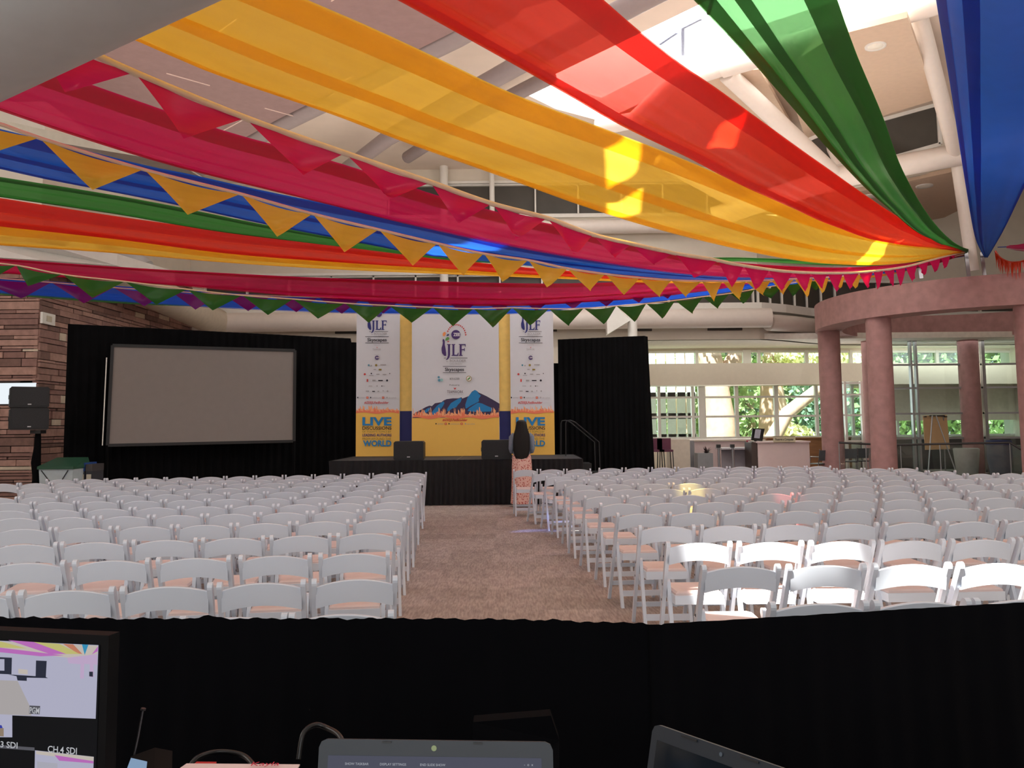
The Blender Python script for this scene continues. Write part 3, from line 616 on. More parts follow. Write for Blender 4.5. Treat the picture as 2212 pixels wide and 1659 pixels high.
def fringe(B, x0, x1, y, h, seed, m_, low=None):
    """ragged skyline of towers and palms"""
    r_ = random.Random(seed); pts = []; x = x0
    while x < x1:
        w = r_.uniform(0.8, 3.2); hh = h * (r_.uniform(0.1, 0.55) if r_.random() < 0.72 else r_.uniform(0.7, 1.3))
        pts += [(x, y - hh), (min(x + w * 0.5, x1), y - hh * r_.uniform(0.8, 1.15)), (min(x + w, x1), y - hh * 0.7)]; x += w
    pts += [(x1, y), (x1, y), (x1, y)]
    # split into vertical slices so that the outline stays simple
    out = []; top = pts[:-3]
    for a, b in zip(top, top[1:]):
        if b[0] - a[0] > 0.01: out.append([a, b, (b[0], y + h * (0.35 + .2 * math.sin(b[0] * .11))), (a[0], y + h * (0.35 + .2 * math.sin(a[0] * .11)))])
    return B.polys('skyline', out, m_)
def social(B, x0, x1, y, k=1.0):
    w = x1 - x0
    for i, (u, m_) in enumerate(((0.0, BLACKI), (0.25, REDI), (0.335, BLACKI), (0.66, REDI), (0.76, GREYI))):
        xx = x0 + u * w; r_ = 2.3 * k if m_ is REDI else 1.6 * k
        if m_ is REDI: B.polys('icon', [rect(xx - r_, y - r_, xx + r_, y + r_)], m_); B.polys('icon_centre', [rect(xx - r_ * .5, y - r_ * .5, xx + r_ * .5, y + r_ * .5)], PALEO)
        else: B.polys('icon', [rect(xx - r_ * .8, y - r_, xx + r_ * .8, y + r_ * .8)], m_)
    B.text('@ZEEJLF', x0 + w * 0.04, x0 + w * 0.2, y + 1.3 * k, 2.2 * k, GREYI); B.text('/zeejlfatboulder', x0 + w * 0.36, x0 + w * 0.62, y + 1.3 * k, 2.2 * k, GREYI); B.text('@zeejlfatb', x0 + w * 0.8, x1, y + 1.3 * k, 2.2 * k, GREYI)
YB = 19.0
def side_banner(x0, x1, label, seed, gx):
    a, b = P(x0, 979, YB), P(x1, 979, YB); r = empty('stage_banner', ((a.x + b.x) / 2, YB, SZ), label, 'banner', 'printed banners on the stage')
    za, ztop = SZ + 0.005, 4.1; w = x1 - x0
    q = MB(); q.box(a.x, b.x, YB, YB + 0.12, za, ztop); wpart(r, q, 'board', BANW)
    B = Board(r, YB); f = lambda u: x0 + u * (x1 - x0) + gx
    ys = 889
    q = MB(); zz = P(x0, ys, YB).z; q.box(a.x, b.x, YB - 0.004, YB, za, zz); B.lay = 1; wpart(r, q, 'yellow_base', YEL)
    fringe(B, x0 + 1 + gx * 0.5, x1 - 1 + gx * 0.5, ys - 2, 9, seed, PALEO); fringe(B, x0 + 1 + gx * .5, x1 - 1 + gx * .5, ys + 1, 7, seed + 1, ORG)
    jlf(B, f(0.28), 708, 0.78, NAVY)
    B.polys('roundel', [B.disc(f(0.53), 678, 7)], PURP)
    B.polys('rule', [rect(f(.22), 727, f(.76), 728), rect(f(.22), 740.5, f(.76), 741.5)], BLACKI); B.text('Skyscapes', f(.27), f(.71), 737.5, 7, BLACKI, 0.02)
    B.text('Produced by', f(.42), f(.56), 746, 1.8, GREYI); B.polys('flower_mark', [[(f(.47), 748), (f(.49), 751), (f(.51), 748), (f(.49), 753)]], REDI); B.text('TEAMWORK', f(.39), f(.58), 757, 4, GREYI)
    B.text('presented by', f(.43), f(.54), 767, 1.6, GREYI); B.polys('roundel', [B.disc(f(.49), 773, 4.6)], PURP); B.text('ZEE', f(.46), f(.54), 774, 2.6, WHITEI, 0.02)
    for (u, y, ww, hh, m_) in ((.30, 789, 4, 5, TEAL), (.36, 790, 3, 4, GREYI), (.47, 789, 5, 6, MUST), (.63, 788, 12, 2, GREYI), (.44, 798, 5, 1.6, GREYI), (.56, 798.5, 6, 3.4, MUST), (.21, 808.5, 4.5, 4.5, REDI), (.36, 807, 3, 3, BLACKI), (.36, 811, 9, 1.2, GREYI), (.51, 808.5, 7, 1.8, GREYI), (.66, 809, 8, 1.6, GREYI), (.78, 807, 2, 3, BLACKI), (.27, 822, 3, 6, REDI), (.42, 822, 7, 3, GREYI), (.57, 822, 10, 2.2, BLACKI), (.72, 822, 4.5, 5, BLACKI), (.34, 834, 8, 1.2, GREYI), (.49, 834, 3, 3, GREYI), (.60, 834, 2.4, 2.4, BLACKI), (.64, 834, 4, 1.2, GREYI), (.27, 845, 7, 2, GREYI), (.41, 845.5, 6, 2, BLACKI), (.52, 845.5, 3.6, 2.4, GREYI), (.63, 844.5, 2.4, 2.4, GREYI), (.73, 845, 3.4, 3.4, GREYI)):
        c = f(u); B.lay = 12
        if abs(ww - hh) < 1.2: B.polys('sponsor_mark', [B.disc(c, y, ww / 2)], m_)
        else: B.polys('sponsor_mark', [rect(c - ww / 2, y - hh / 2, c + ww / 2, y + hh / 2)], m_)
    social(B, f(.05), f(.93), 859)
    B.text('#ZEEJLFatBoulder', f(.20), f(.76), 872, 5, REDI, 0.02, 0.2)
    B.lay = 12
    B.text('LIVE', f(.155), f(.82), 918.5, 17, BLUEI, 0.035); B.text('DISCUSSIONS', f(.155), f(.82), 928, 7, BLACKI, 0.01); B.text("OF TODAY'S TOPICS BY", f(.155), f(.81), 934.5, 4.2, MUST)
    B.text('LEADING AUTHORS', f(.155), f(.82), 942.5, 5.5, NAVY, 0.02); B.text('FROM AROUND THE', f(.155), f(.81), 950, 4.8, MUST); B.text('WORLD', f(.17), f(.82), 963.5, 12, BLUEI, 0.035)
    return r
side_banner(768.5, 863, 'tall white and yellow LIVE banner at the left of the stage', 3, 0)
side_banner(1104, 1198.5, 'tall white and yellow LIVE banner at the right of the stage, behind the woman', 9, -4)
# centre banner
x0, x1 = 889.5, 1079
a, b = P(x0, 978, YB), P(x1, 978, YB); r = empty('stage_banner', ((a.x + b.x) / 2, YB - 0.25, SZ), 'wide white centre banner with blue mountains printed on it', 'banner', 'printed banners on the stage')
YC = YB - 0.25; q = MB(); a, b = P(x0, 978, YC), P(x1, 978, YC); q.box(a.x, b.x, YC, YC + 0.25, SZ + 0.005, 4.1); wpart(r, q, 'board', BANW)
B = Board(r, YC); zz = P(1000, 902, YC).z
q = MB(); q.box(a.x, b.x, YC - 0.004, YC, SZ + 0.005, zz); B.lay = 1; wpart(r, q, 'yellow_base', YEL)
g_ = lambda a_, c_: (920 + a_ / 5.35, 680 + c_ / 5.35)
B.polys('mountain', [[(891, 898), (895, 893), g_(0, 1066), g_(40, 1050), g_(70, 1055), g_(105, 1022), g_(180, 1010), g_(205, 990), g_(240, 975), g_(310, 965), g_(375, 965), g_(412, 952), g_(420, 968), g_(500, 938), g_(530, 890), g_(565, 868), g_(590, 880), g_(610, 898), g_(700, 940), g_(780, 985), (1079, 872), (1079, 900), (891, 903)]], DKMT)
B.polys('mountain_face', [[g_(a_, c_) for a_, c_ in pl] for pl in (
    [(460, 1085), (455, 1040), (480, 960), (520, 905), (565, 868), (595, 885), (605, 905), (635, 935), (610, 970), (615, 1000), (560, 1030), (520, 1050), (490, 1070)],
    [(480, 1110), (500, 1080), (560, 1040), (600, 1015), (650, 1025), (700, 1050), (760, 1075), (770, 1090), (750, 1118), (600, 1122), (520, 1118)],
    [(245, 1115), (250, 1080), (290, 1020), (340, 990), (400, 958), (415, 975), (400, 1010), (370, 1040), (350, 1070), (300, 1085), (270, 1110)],
    [(50, 1160), (80, 1110), (130, 1050), (170, 1020), (205, 1000), (215, 1020), (195, 1060), (170, 1090), (140, 1130), (90, 1165)],
    [(-60, 1150), (-20, 1110), (20, 1080), (60, 1070), (60, 1085), (20, 1120), (-20, 1150)])], BLUEI)
fringe(B, 891, 1078, 898, 14, 21, PALEO); fringe(B, 891, 1078, 900, 9, 22, ORG)
jlf(B, 955, 763, 0.98, PURP)
B.polys('roundel', [B.disc(985, 723, 10)], PURP); B.text('ZEE', 979.5, 994, 726, 6.5, WHITEI, 0.03)
B.polys('feather_drop', [[(957, 726), (956.5, 721), (959, 717.5), (962, 717.5), (963.5, 720), (962, 724), (960, 727)]], ink('drop_orange', (236, 150, 90)))
B.polys('feather_drop', [[(962, 736), (963, 731), (967, 728), (970, 729), (971, 732), (968, 735)]], GRN)
B.polys('feather_drop', [[(964, 726), (967, 722), (970, 721.5), (970, 725), (967, 726)], ], NAVY); B.polys('feather_drop', [[(966, 738), (969, 736.5), (971, 738), (968, 739.5)]], REDI)
arc = []
for i in range(14):
    t = math.radians(200 + i * 11.5); arc.append([(986 + 20 * math.cos(t), 726 + 24 * math.sin(t)), (986 + 22.6 * math.cos(t + 0.08), 726 + 26.6 * math.sin(t + 0.08)), (986 + 20 * math.cos(t + 0.17), 726 + 24 * math.sin(t + 0.17)), (986 + 18.6 * math.cos(t + 0.09), 726 + 22.4 * math.sin(t + 0.09))])
B.polys('scalloped_arc', arc, REDI)
B.polys('rule', [rect(957, 791.3, 1007, 792.3), rect(957, 804.6, 1007, 805.6)], BLACKI); B.text('Skyscapes', 961.5, 1002.5, 801.5, 7, BLACKI, 0.02)
B.polys('partner_mark', [B.disc(948, 815, 2.4), B.disc(949, 821.5, 3)], TEAL); B.polys('partner_mark', [B.disc(954.5, 821, 3)], ink('mint', (150, 196, 196)))
B.text('BOULDER', 972, 993, 820.5, 4.2, BLACKI); B.polys('partner_mark', [B.disc(1013, 818, 6)], MUST); B.polys('partner_mark_inner', [B.disc(1013, 818, 4.7)], WHITEI); B.polys('partner_wave', [[(1009, 820), (1013, 816), (1016, 814), (1016, 818), (1012, 821)]], GRN)
B.text('Produced by', 971.5, 993, 833.5, 3.4, BLACKI); B.polys('flower_mark', [[(980.5, 836.5), (983, 839), (985.5, 836.5), (985, 840), (983, 842), (981, 840)]], REDI); B.text('TEAMWORK', 966, 1001, 849.5, 6, ink('plum', (70, 44, 60))); B.text('CONSULTANT TO THE ARTS', 966, 1001, 853.5, 1.6, GREYI)
B.lay = 8
B.text('#ZEEJLFatBoulder', 956, 1010, 909.5, 5, REDI, 0.02, 0.2); social(B, 942, 1026, 915.5, 0.95)
# recessed strips between the boards
for xa, xb, lab in ((863, 889.5, 'narrow yellow panel with navy foot, left of the centre banner'), (1079, 1104, 'narrow yellow panel with navy foot, right of the centre banner')):
    a, b = P(xa, 900, YB + 0.05), P(xb, 900, YB + 0.05); r = empty('banner_panel', ((a.x + b.x) / 2, YB + 0.05, SZ), lab, 'panel', 'recessed banner panels'); zz = P(xa, 888, YB + 0.05).z
    q = MB(); q.box(a.x, b.x, YB + 0.05, YB + 0.15, zz, 4.1); wpart(r, q, 'yellow_board', mat('panel_yellow', (238, 200, 112), 0.7)); q = MB(); q.box(a.x, b.x, YB + 0.05, YB + 0.15, SZ + 0.005, zz); wpart(r, q, 'navy_board', mat('panel_navy', (34, 38, 98), 0.7))

# ================================================================== WOMAN with long hair, seen from behind
pr_ = empty('person', (P(1128, 1080, 16.25).x, 16.25, 0), 'person with long black hair, pale denim jacket and floral skirt facing the stage', 'person')
def skin(name, verts, edges, radii, m_, parent, sub=2):
    me = bpy.data.meshes.new(name); me.from_pydata(verts, edges, []); o = bpy.data.objects.new(name, me); COL.objects.link(o); o.parent = parent
    md = o.modifiers.new('s', 'SKIN'); me.skin_vertices.new() if not me.skin_vertices else None
    for i, r_ in enumerate(radii):
        v = me.skin_vertices[0].data[i]; v.radius = (r_, r_) if not isinstance(r_, tuple) else r_; v.use_root = (i == 0)
    s_ = o.modifiers.new('u', 'SUBSURF'); s_.levels = sub; s_.render_levels = sub
    bpy.context.view_layer.update(); nm = bpy.data.meshes.new_from_object(o.evaluated_get(bpy.context.evaluated_depsgraph_get()))
    o.modifiers.clear(); o.data = nm; nm.materials.clear(); nm.materials.append(m_)
    nm.polygons.foreach_set('use_smooth', [True] * len(nm.polygons)); return o
SKIN = mat('skin', (168, 120, 92), 0.6, var=0.04)
V = [(0, 0, .88), (0, 0.01, 1.05), (0, 0, 1.25), (0, -0.01, 1.34), (0, 0, 1.42), (0, 0.02, 1.50), (0, 0.01, 1.56)]
E_ = [(0, 1), (1, 2), (2, 3), (3, 4), (4, 5), (5, 6)]; Rr_ = [(.15, .11), (.12, .095), (.13, .10), (.09, .08), (.048, .048), (.075, .085), (.07, .08)]
def addc(pts, rad, start):
    p = start
    for a, b in zip(pts, rad): V.append(a); Rr_.append(b); E_.append((p, len(V) - 1)); p = len(V) - 1
    return p
for s_ in (-1, 1):
    addc([(s_ * .09, 0.0, .80), (s_ * .085, 0.02, .48), (s_ * .085, 0, .10), (s_ * .09, 0.09, .04), (s_ * .095, 0.16, .03)], [.085, .055, .038, .035, .028], 0)
    w_ = addc([(s_ * .165, -0.01, 1.325), (s_ * .215, -0.03, 1.08), (s_ * .15, 0.18, 1.02), (s_ * .12, 0.24, 1.03)], [.048, .038, .027, .022], 3)
    for fi in range(4): addc([(s_ * (.12 - .02 * fi), 0.29, 1.04 - .012 * abs(fi - 1)), (s_ * (.11 - .02 * fi), 0.32 - .005 * fi, 1.02)], [.009, .008], w_)
    addc([(s_ * .10, 0.27, 1.06), (s_ * .085, 0.29, 1.07)], [.010, .008], w_)
skin('body', V, E_, Rr_, SKIN, pr_)
# face (towards the stage)
q = MB(); q.smooth = True
for s_ in (-1, 1): q.lathe([(0.001, -.012), (.012, 0), (.001, .012)], (s_ * .03, .098, 1.53), 8)
q.build('eye', mat('eye_dark', (30, 22, 18), 0.3), pr_)
q = MB(); q.smooth = True; q.add([(0, .10, 1.54), (-.014, .10, 1.50), (.014, .10, 1.50), (0, .122, 1.503)], [(0, 1, 3), (0, 3, 2), (1, 2, 3)]); q.build('nose', SKIN, pr_)
q = MB(); q.box(-.025, .025, .096, .103, 1.468, 1.476); q.build('mouth', mat('lip', (150, 80, 76), 0.5), pr_)
def loft(secs, seg=28, close=True, wob=0, k=0, ph=0):
    q = MB(); q.smooth = True; vs = []
    for (cx_, cy_, z, ax, ay) in secs:
        for i in range(seg):
            t = 2 * PI * i / seg; w = 1 + wob * math.sin(k * t + ph); vs.append((cx_ + ax * w * math.cos(t), cy_ + ay * w * math.sin(t), z))
    n = len(secs); q.add(vs, [(j * seg + i, j * seg + (i + 1) % seg, (j + 1) * seg + (i + 1) % seg, (j + 1) * seg + i) for j in range(n - 1) for i in range(seg)])
    if close: q.add(vs[:seg], [list(range(seg))[::-1]]); q.add(vs[-seg:], [list(range(seg))])
    return q
def floral():
    M = bpy.data.materials.new('floral_cloth'); M.use_nodes = True; n = M.node_tree.nodes; l = M.node_tree.links; b = n['Principled BSDF']
    t = n.new('ShaderNodeTexCoord'); vo = n.new('ShaderNodeTexVoronoi'); vo.inputs['Scale'].default_value = 34; l.new(t.outputs['Object'], vo.inputs['Vector'])
    nz = n.new('ShaderNodeTexNoise'); nz.inputs['Scale'].default_value = 34; l.new(t.outputs['Object'], nz.inputs['Vector'])
    ad = n.new('ShaderNodeMath'); ad.operation = 'MULTIPLY_ADD'; ad.inputs[1].default_value = 0.5; l.new(nz.outputs[0], ad.inputs[0]); l.new(vo.outputs['Distance'], ad.inputs[2])
    r_ = n.new('ShaderNodeValToRGB'); r_.color_ramp.interpolation = 'CONSTANT'; r_.color_ramp.elements[0].color = lin((196, 100, 92)); r_.color_ramp.elements[1].position = 0.62; r_.color_ramp.elements[1].color = lin((240, 200, 188))
    l.new(ad.outputs[0], r_.inputs[0]); l.new(r_.outputs[0], b.inputs['Base Color']); b.inputs['Roughness'].default_value = 0.85; return M
loft([(0, 0, 1.02, .15, .115), (0, 0, .92, .175, .135), (0, 0, .78, .185, .15), (0, 0, .5, .19, .165), (0, 0, .2, .205, .19), (0, .01, .06, .215, .205)], 56, True, .03, 9).build('skirt', floral(), pr_)
DEN = mat('pale_denim', (128, 140, 156), 0.85, var=0.1, scale=30)
j = loft([(0, 0, .98, .165, .13), (0, 0, 1.1, .15, .12), (0, -.01, 1.25, .17, .125), (0, -.01, 1.33, .17, .115), (0, 0, 1.38, .12, .09), (0, 0, 1.41, .06, .06)], 28)
for s_ in (-1, 1): j.smooth = True; j.tube([(s_ * .13, -.01, 1.33), (s_ * .18, -.02, 1.29), (s_ * .20, -.035, 1.08), (s_ * .19, .05, 1.03), (s_ * .16, .15, 1.02)], [.066, .062, .048, .044, .036], 14)
j.build('jacket', DEN, pr_)
q = MB(); q.smooth = True; vs = []; seg = 40
secs = [(0, -.0, 1.62, .02, .02), (0, -.005, 1.612, .06, .065), (0, -.01, 1.58, .092, .095), (0, -.02, 1.52, .104, .10), (0, -.045, 1.45, .115, .09), (0.0, -.08, 1.35, .145, .085), (-.005, -.10, 1.2, .155, .075), (-.005, -.10, 1.05, .15, .07), (-.005, -.10, .96, .135, .06), (-.01, -.10, .90, .10, .045), (-.01, -.10, .87, .04, .02)]
for (cx_, cy_, z, ax, ay) in secs:
    for i in range(seg):
        t = 2 * PI * i / seg; w = 1 + .035 * math.sin(13 * t + z * 3); yy = cy_ + ay * w * math.sin(t)
        if z < 1.6 and yy > 0.03: yy = 0.03 + (yy - 0.03) * 0.3
        vs.append((cx_ + ax * w * math.cos(t), yy, z))
q.add(vs, [(a * seg + i, a * seg + (i + 1) % seg, (a + 1) * seg + (i + 1) % seg, (a + 1) * seg + i) for a in range(len(secs) - 1) for i in range(seg)]); q.add(vs[-seg:], [list(range(seg))]); q.add(vs[:seg], [list(range(seg))[::-1]])
q.build('hair', mat('black_hair', (11, 9, 9), 0.7, var=0.4, scale=20, stretch=(12, 12, 1)), pr_)
for s_ in (-1, 1):
    q = MB(); q.smooth = True; q.lathe([(0.001, 0), (.04, 0.0), (.045, .02), (.035, .06), (.001, .075)], (s_ * .09, .09, 0.0), 14, 1, 2.4); q.build('shoe', mat('shoe_tan', (150, 110, 80), 0.6), pr_)

# ================================================================== RECEPTION FURNITURE
def pbox(root, name, px0, px1, py0, py1, Y, d, m_, zb=None, bev=0):
    a, b = P(px0, py1, Y), P(px1, py0, Y); q = MB(); q.box(a.x, b.x, Y, Y + d, a.z if zb is None else zb, b.z); return wpart(root, q, name, m_)
DESKW = mat('desk_laminate', (206, 186, 186), 0.5, var=0.02); WOOD = mat('warm_wood', (150, 104, 68), 0.55, var=0.2, scale=4, stretch=(1, 1, 12)); DWOOD = mat('dark_wood', (62, 50, 46), 0.5)
e = empty('reception_desk', (P(1690, 1000, 24).x, 24, 0), 'pinkish reception desk under the Reserve a Computer sign', 'desk')
pbox(e, 'front_panel', 1637, 1748, 956, 1020, 24, 0.7, DESKW, zb=0); pbox(e, 'worktop', 1634, 1751, 952.5, 957, 23.95, 0.85, DESKW); pbox(e, 'side_panel', 1625, 1636, 956, 1020, 24, 0.7, DWOOD, zb=0)
e = empty('desk_sign', P(1694, 952, 23.93), 'beige desk sign reading Reserve a Computer', 'sign')
pbox(e, 'plate', 1671, 1718, 941.5, 956, 23.93, 0.03, mat('sign_beige', (196, 186, 158), 0.6)); B = Board(e, 23.93); B.text('Reserve a Computer', 1675, 1714.5, 951.5, 5.2, BLACKI, 0.015)
B.polys('border_line', [rect(1672, 942.5, 1717, 943.2), rect(1672, 954.6, 1717, 955.3)], DWOOD)
e = empty('computer_monitor', P(1630, 956, 24.3), 'black monitor with white paper taped on, standing on the desk end', 'monitor')
q = MB(); pts = [P(1623, 951, 24.2), P(1647, 953, 24.3), P(1652, 926, 24.3), P(1626, 925, 24.2)]; q.prism(pts, (0, 0.05, 0)); wpart(e, q, 'screen', BLACKP)
q = MB(); q.prism([P(1629, 946, 24.16), P(1641, 947, 24.2), P(1644, 928, 24.2), P(1632, 927, 24.16)], (0, 0.01, 0)); wpart(e, q, 'paper', mat('paper_grey', (176, 180, 196), 0.8))
q = MB(); c = P(1632, 955, 24.35); q.tube([(c.x, c.y, 0.99), (c.x, c.y, 1.1)], 0.04, 10); q.box(c.x - .12, c.x + .12, c.y - .08, c.y + .08, 0.95, 0.99); wpart(e, q, 'stand', BLACKP)
q = MB(); c = P(1617, 958, 24.95); q.lathe([(0.001, 0), (.05, 0), (.065, .18), (.06, .2), (.001, .2)], (c.x, c.y, P(1558, 967, 24.7).z), 16); tag(q.build('red_cup', mat('cup_red', (150, 40, 60), 0.4)), 'dark red cup standing left of the desk monitor', 'cup')
e = empty('counter_block', (P(1560, 1000, 26).x, 26, 0), 'long pale low counter behind the barrier posts', 'counter')
pbox(e, 'front_panel', 1502, 1628, 953, 1020, 26.4, 0.6, DESKW, zb=0); pbox(e, 'worktop', 1450, 1640, 948, 952, 26.3, 0.8, mat('counter_top', (235, 226, 220), 0.4))
e = empty('counter_end', (P(1470, 1000, 26).x, 25.6, 0), 'beige counter end panel right of the tall black drape', 'counter')
pbox(e, 'panel', 1449, 1490, 949, 1020, 25.6, 0.6, mat('counter_beige', (190, 178, 164), 0.6), zb=0); pbox(e, 'metal_edge', 1492, 1499, 952, 1020, 25.6, 0.1, STEEL, zb=0)
e = empty('planter', (P(1524, 1000, 24.5).x, 24.7, 0), 'square grey planter with spiky dark plant below the counter', 'plant')
pbox(e, 'pot', 1508, 1540, 979, 1020, 24.5, 0.42, mat('planter_grey', (124, 124, 128), 0.6), zb=0)
q = MB(); rnd = random.Random(4); c = P(1526, 979, 24.7)
for i in range(46):
    t = rnd.uniform(0, 2 * PI); el = rnd.uniform(0.1, 1.2); L_ = rnd.uniform(.18, .28); d_ = Vector((math.cos(t) * math.cos(el), math.sin(t) * math.cos(el), math.sin(el))); s_ = d_.cross(Vector((0, 0, 1))).normalized() * .018
    o_ = Vector((c.x, c.y, c.z)); mid_ = o_ + d_ * L_ * .5; tip = o_ + d_ * L_ + Vector((0, 0, -.03)); q.add([o_ - s_ * .5, o_ + s_ * .5, mid_ + s_, mid_ - s_, tip], [(0, 1, 2, 3), (3, 2, 4)])
wpart(e, q, 'leaves', mat('agave_dark', (66, 50, 52), 0.5, var=0.3), recalc=False)
for i, (x, lab) in enumerate(((1553, 'left one of two dark steel barrier posts before the side table'), (1583, 'right one of two dark steel barrier posts before the side table'))):
    c = P(x, 990, 24.1); e = empty('barrier_post', (c.x, 24.1, 0), lab, 'post', 'barrier posts'); q = MB(); q.tube([(0, 0, .02), (0, 0, .92)], .035, 14); q.build('pole', STEEL, e); q = MB(); q.box(-.06, .05, -.05, .05, .84, .93); q.build('belt_head', BLACKP, e); q = MB(); q.lathe([(.17, 0), (.16, .015), (.03, .03)], (0, 0, 0), 20); q.build('base', BLACKP, e)
e = empty('side_table', (P(1592, 990, 24.9).x, 24.9, 0), 'grey desk with dark leg panels between barrier posts and reception desk', 'table')
pbox(e, 'table_top', 1558, 1626, 967, 971, 24.7, 0.7, mat('laminate_grey', (180, 178, 186), 0.4)); pbox(e, 'side_panel', 1560, 1582, 971, 1020, 24.9, .04, mat('panel_grey', (130, 124, 132), 0.6), zb=0); pbox(e, 'side_panel', 1588, 1613, 971, 1020, 24.9, .04, mat('panel_grey', (130, 124, 132), 0.6), zb=0); pbox(e, 'drawer_unit', 1613, 1624, 972, 1020, 24.9, .4, mat('burgundy', (86, 36, 60), 0.6), zb=0)
for x, lab in ((1418, 'left one of two burgundy bar stools right of the tall drape'), (1437, 'right one of two burgundy bar stools right of the tall drape')):
    c = P(x, 980, 24.8); e = empty('bar_stool', (c.x, 24.8, 0), lab, 'stool', 'burgundy bar stools')
    q = MB(); q.box(-.2, .2, -.2, .2, .72, .78); q.build('seat', mat('burgundy', (86, 36, 60), 0.6), e); q = MB(); q.box(-.2, .2, .16, .2, .78, 1.1); q.build('backrest', mat('burgundy', (86, 36, 60), 0.6), e)
    for sx_ in (-1, 1):
        for sy_ in (-1, 1): q = MB(); q.bar((sx_ * .18, sy_ * .18, .72), (sx_ * .21, sy_ * .21, 0), .025, .025); q.build('leg', BLACKP, e)
# wooden low wall under the windows, right part
q = MB(); a, b = P(1655, 950, 28.9), P(1800, 950, 28.9); q.box(a.x, b.x + 0.6, 28.9, 29.0, 0, .98); q.box(a.x, b.x + .6, 28.85, 29.3, .98, 1.02); st(q, 'trim_26', WOOD)
# chrome chairs beyond
def chrome_chair(px, Y, lab, rz=0.4):
    c = P(px, 990, Y); e = empty('chrome_chair', (c.x, Y, 0 if c.x < 8.3 else -.14), lab, 'chair', 'chrome framed chairs past the columns', rz)
    q = MB(); q.box(-.22, .22, -.2, .22, .44, .47); q.build('seat', mat('seat_black', (50, 54, 58), 0.5), e)
    q = MB(); q.prism([(-.2, -.22, .55), (.2, -.22, .55), (.22, -.26, .85), (-.22, -.26, .85)], (0, .02, 0)); q.build('backrest', mat('mesh_grey', (84, 92, 98), 0.5), e)
    for s_ in (-1, 1):
        q = MB(); q.tube([(s_ * .23, .24, 0), (s_ * .23, .22, .44), (s_ * .24, -.2, .46), (s_ * .24, -.27, .88)], .013, 8); q.build('frame', STEEL, e)
        q = MB(); q.tube([(s_ * .23, -.24, 0), (s_ * .235, -.18, .46)], .013, 8); q.build('leg', STEEL, e)
        q = MB(); q.tube([(s_ * .25, -.24, .66), (s_ * .25, .1, .66), (s_ * .24, .16, .46)], .013, 8); q.build('armrest', STEEL, e)
chrome_chair(1771, 25.3, 'chrome armchair between reception desk and leftmost column'); chrome_chair(1834, 26.5, 'left chrome chair behind the glass railing', -.3); chrome_chair(1855, 26.8, 'right chrome chair behind the glass railing', .2)
# easel with tan board
e = empty('easel', (P(2022, 1000, 25.2).x, 25.2, -.14), 'aluminium easel carrying a tan pad board by the curtain wall', 'easel')
q = MB(); q.prism([P(1999, 972, 25.2), P(2052, 970, 25.2), P(2045, 896, 25.35), P(1994, 898, 25.35)], (0, .03, 0)); wpart(e, q, 'board', mat('board_tan', (196, 164, 122), 0.7, var=.04))
q = MB(); q.bar(P(2008, 898, 25.3), P(2040, 898, 25.3), .05, .03); q.bar(P(1996, 900, 25.3), P(2001, 900, 25.3), .06, .03); q.bar(P(2040, 900, 25.3), P(2045, 900, 25.3), .06, .03); wpart(e, q, 'clamp', BLACKP)
for a, b in (((2014, 898, 25.1), (2003, 1014, 24.9)), ((2022, 898, 25.1), (2069, 1012, 24.9)), ((2038, 900, 25.3), (2042, 1014, 25.9))):
    q = MB(); p0 = P(*a); p1 = P(*b); q.tube([p0, (p1.x, p1.y, -.135)], .018, 8); wpart(e, q, 'leg', ALU)
# handrail with glass panels
e = empty('glass_railing', (P(2000, 1000, 21.4).x, 24, -.14), 'glass railing with steel handrail running behind the rose columns', 'railing')
RLs = [P(1812, 956, 24.6), P(1870, 959, 24.4), P(1945, 961, 24.2), P(2030, 959, 24.0), P(2181, 956, 23.8), P(2214, 976, 23.6), P(2260, 1004, 23.4)]
q = MB(); q.tube(RLs, .03, 8); wpart(e, q, 'handrail', mat('rail_grey', (90, 88, 90), 0.35, 0.5))
for a, b in zip(RLs[:-1], RLs[1:]):
    q = MB(); q.add([a + Vector((0.03, 0, -.04)), b + Vector((-.03, 0, -.04)), (b.x - .03, b.y, -.13), (a.x + .03, a.y, -.13)], [(0, 1, 2, 3)]); wpart(e, q, 'glass_panel', GLASS, recalc=False)
for a in RLs[:-1]: q = MB(); q.tube([(a.x, a.y, -.14), (a.x, a.y, a.z)], .015, 8); wpart(e, q, 'post', ALU)
# patterned planter / bin and cabinets behind the glass right
e = empty('covered_bin', (P(2160, 1000, 25.6).x, 25.6, -.14), 'pale patterned bin cover with blue top right of the back column', 'bin')
q = MB(); q.smooth = True; q.lathe([(.26, 0), (.34, .6), (.33, .95)], (0, 0, 0), 24); q.build('cover', mat('patterned_pale', (150, 156, 166), 0.7, var=.35, scale=3, rgb2=(96, 106, 124)), e); q = MB(); q.lathe([(.36, .95), (.34, 1.08), (.001, 1.1)], (0, 0, 0), 24); q.build('lid', mat('lid_blue', (40, 56, 110), 0.5), e)
e = empty('low_cabinet', (P(2203, 1000, 26).x, 26, -.14), 'grey green cabinet at the right edge behind the glass', 'cabinet'); pbox(e, 'carcass', 2188, 2230, 962, 1020, 25.9, .5, mat('cabinet_sage', (118, 130, 122), 0.6), zb=-.14); pbox(e, 'door', 2190, 2226, 966, 1018, 25.88, .02, mat('cabinet_sage2', (130, 142, 134), 0.6))
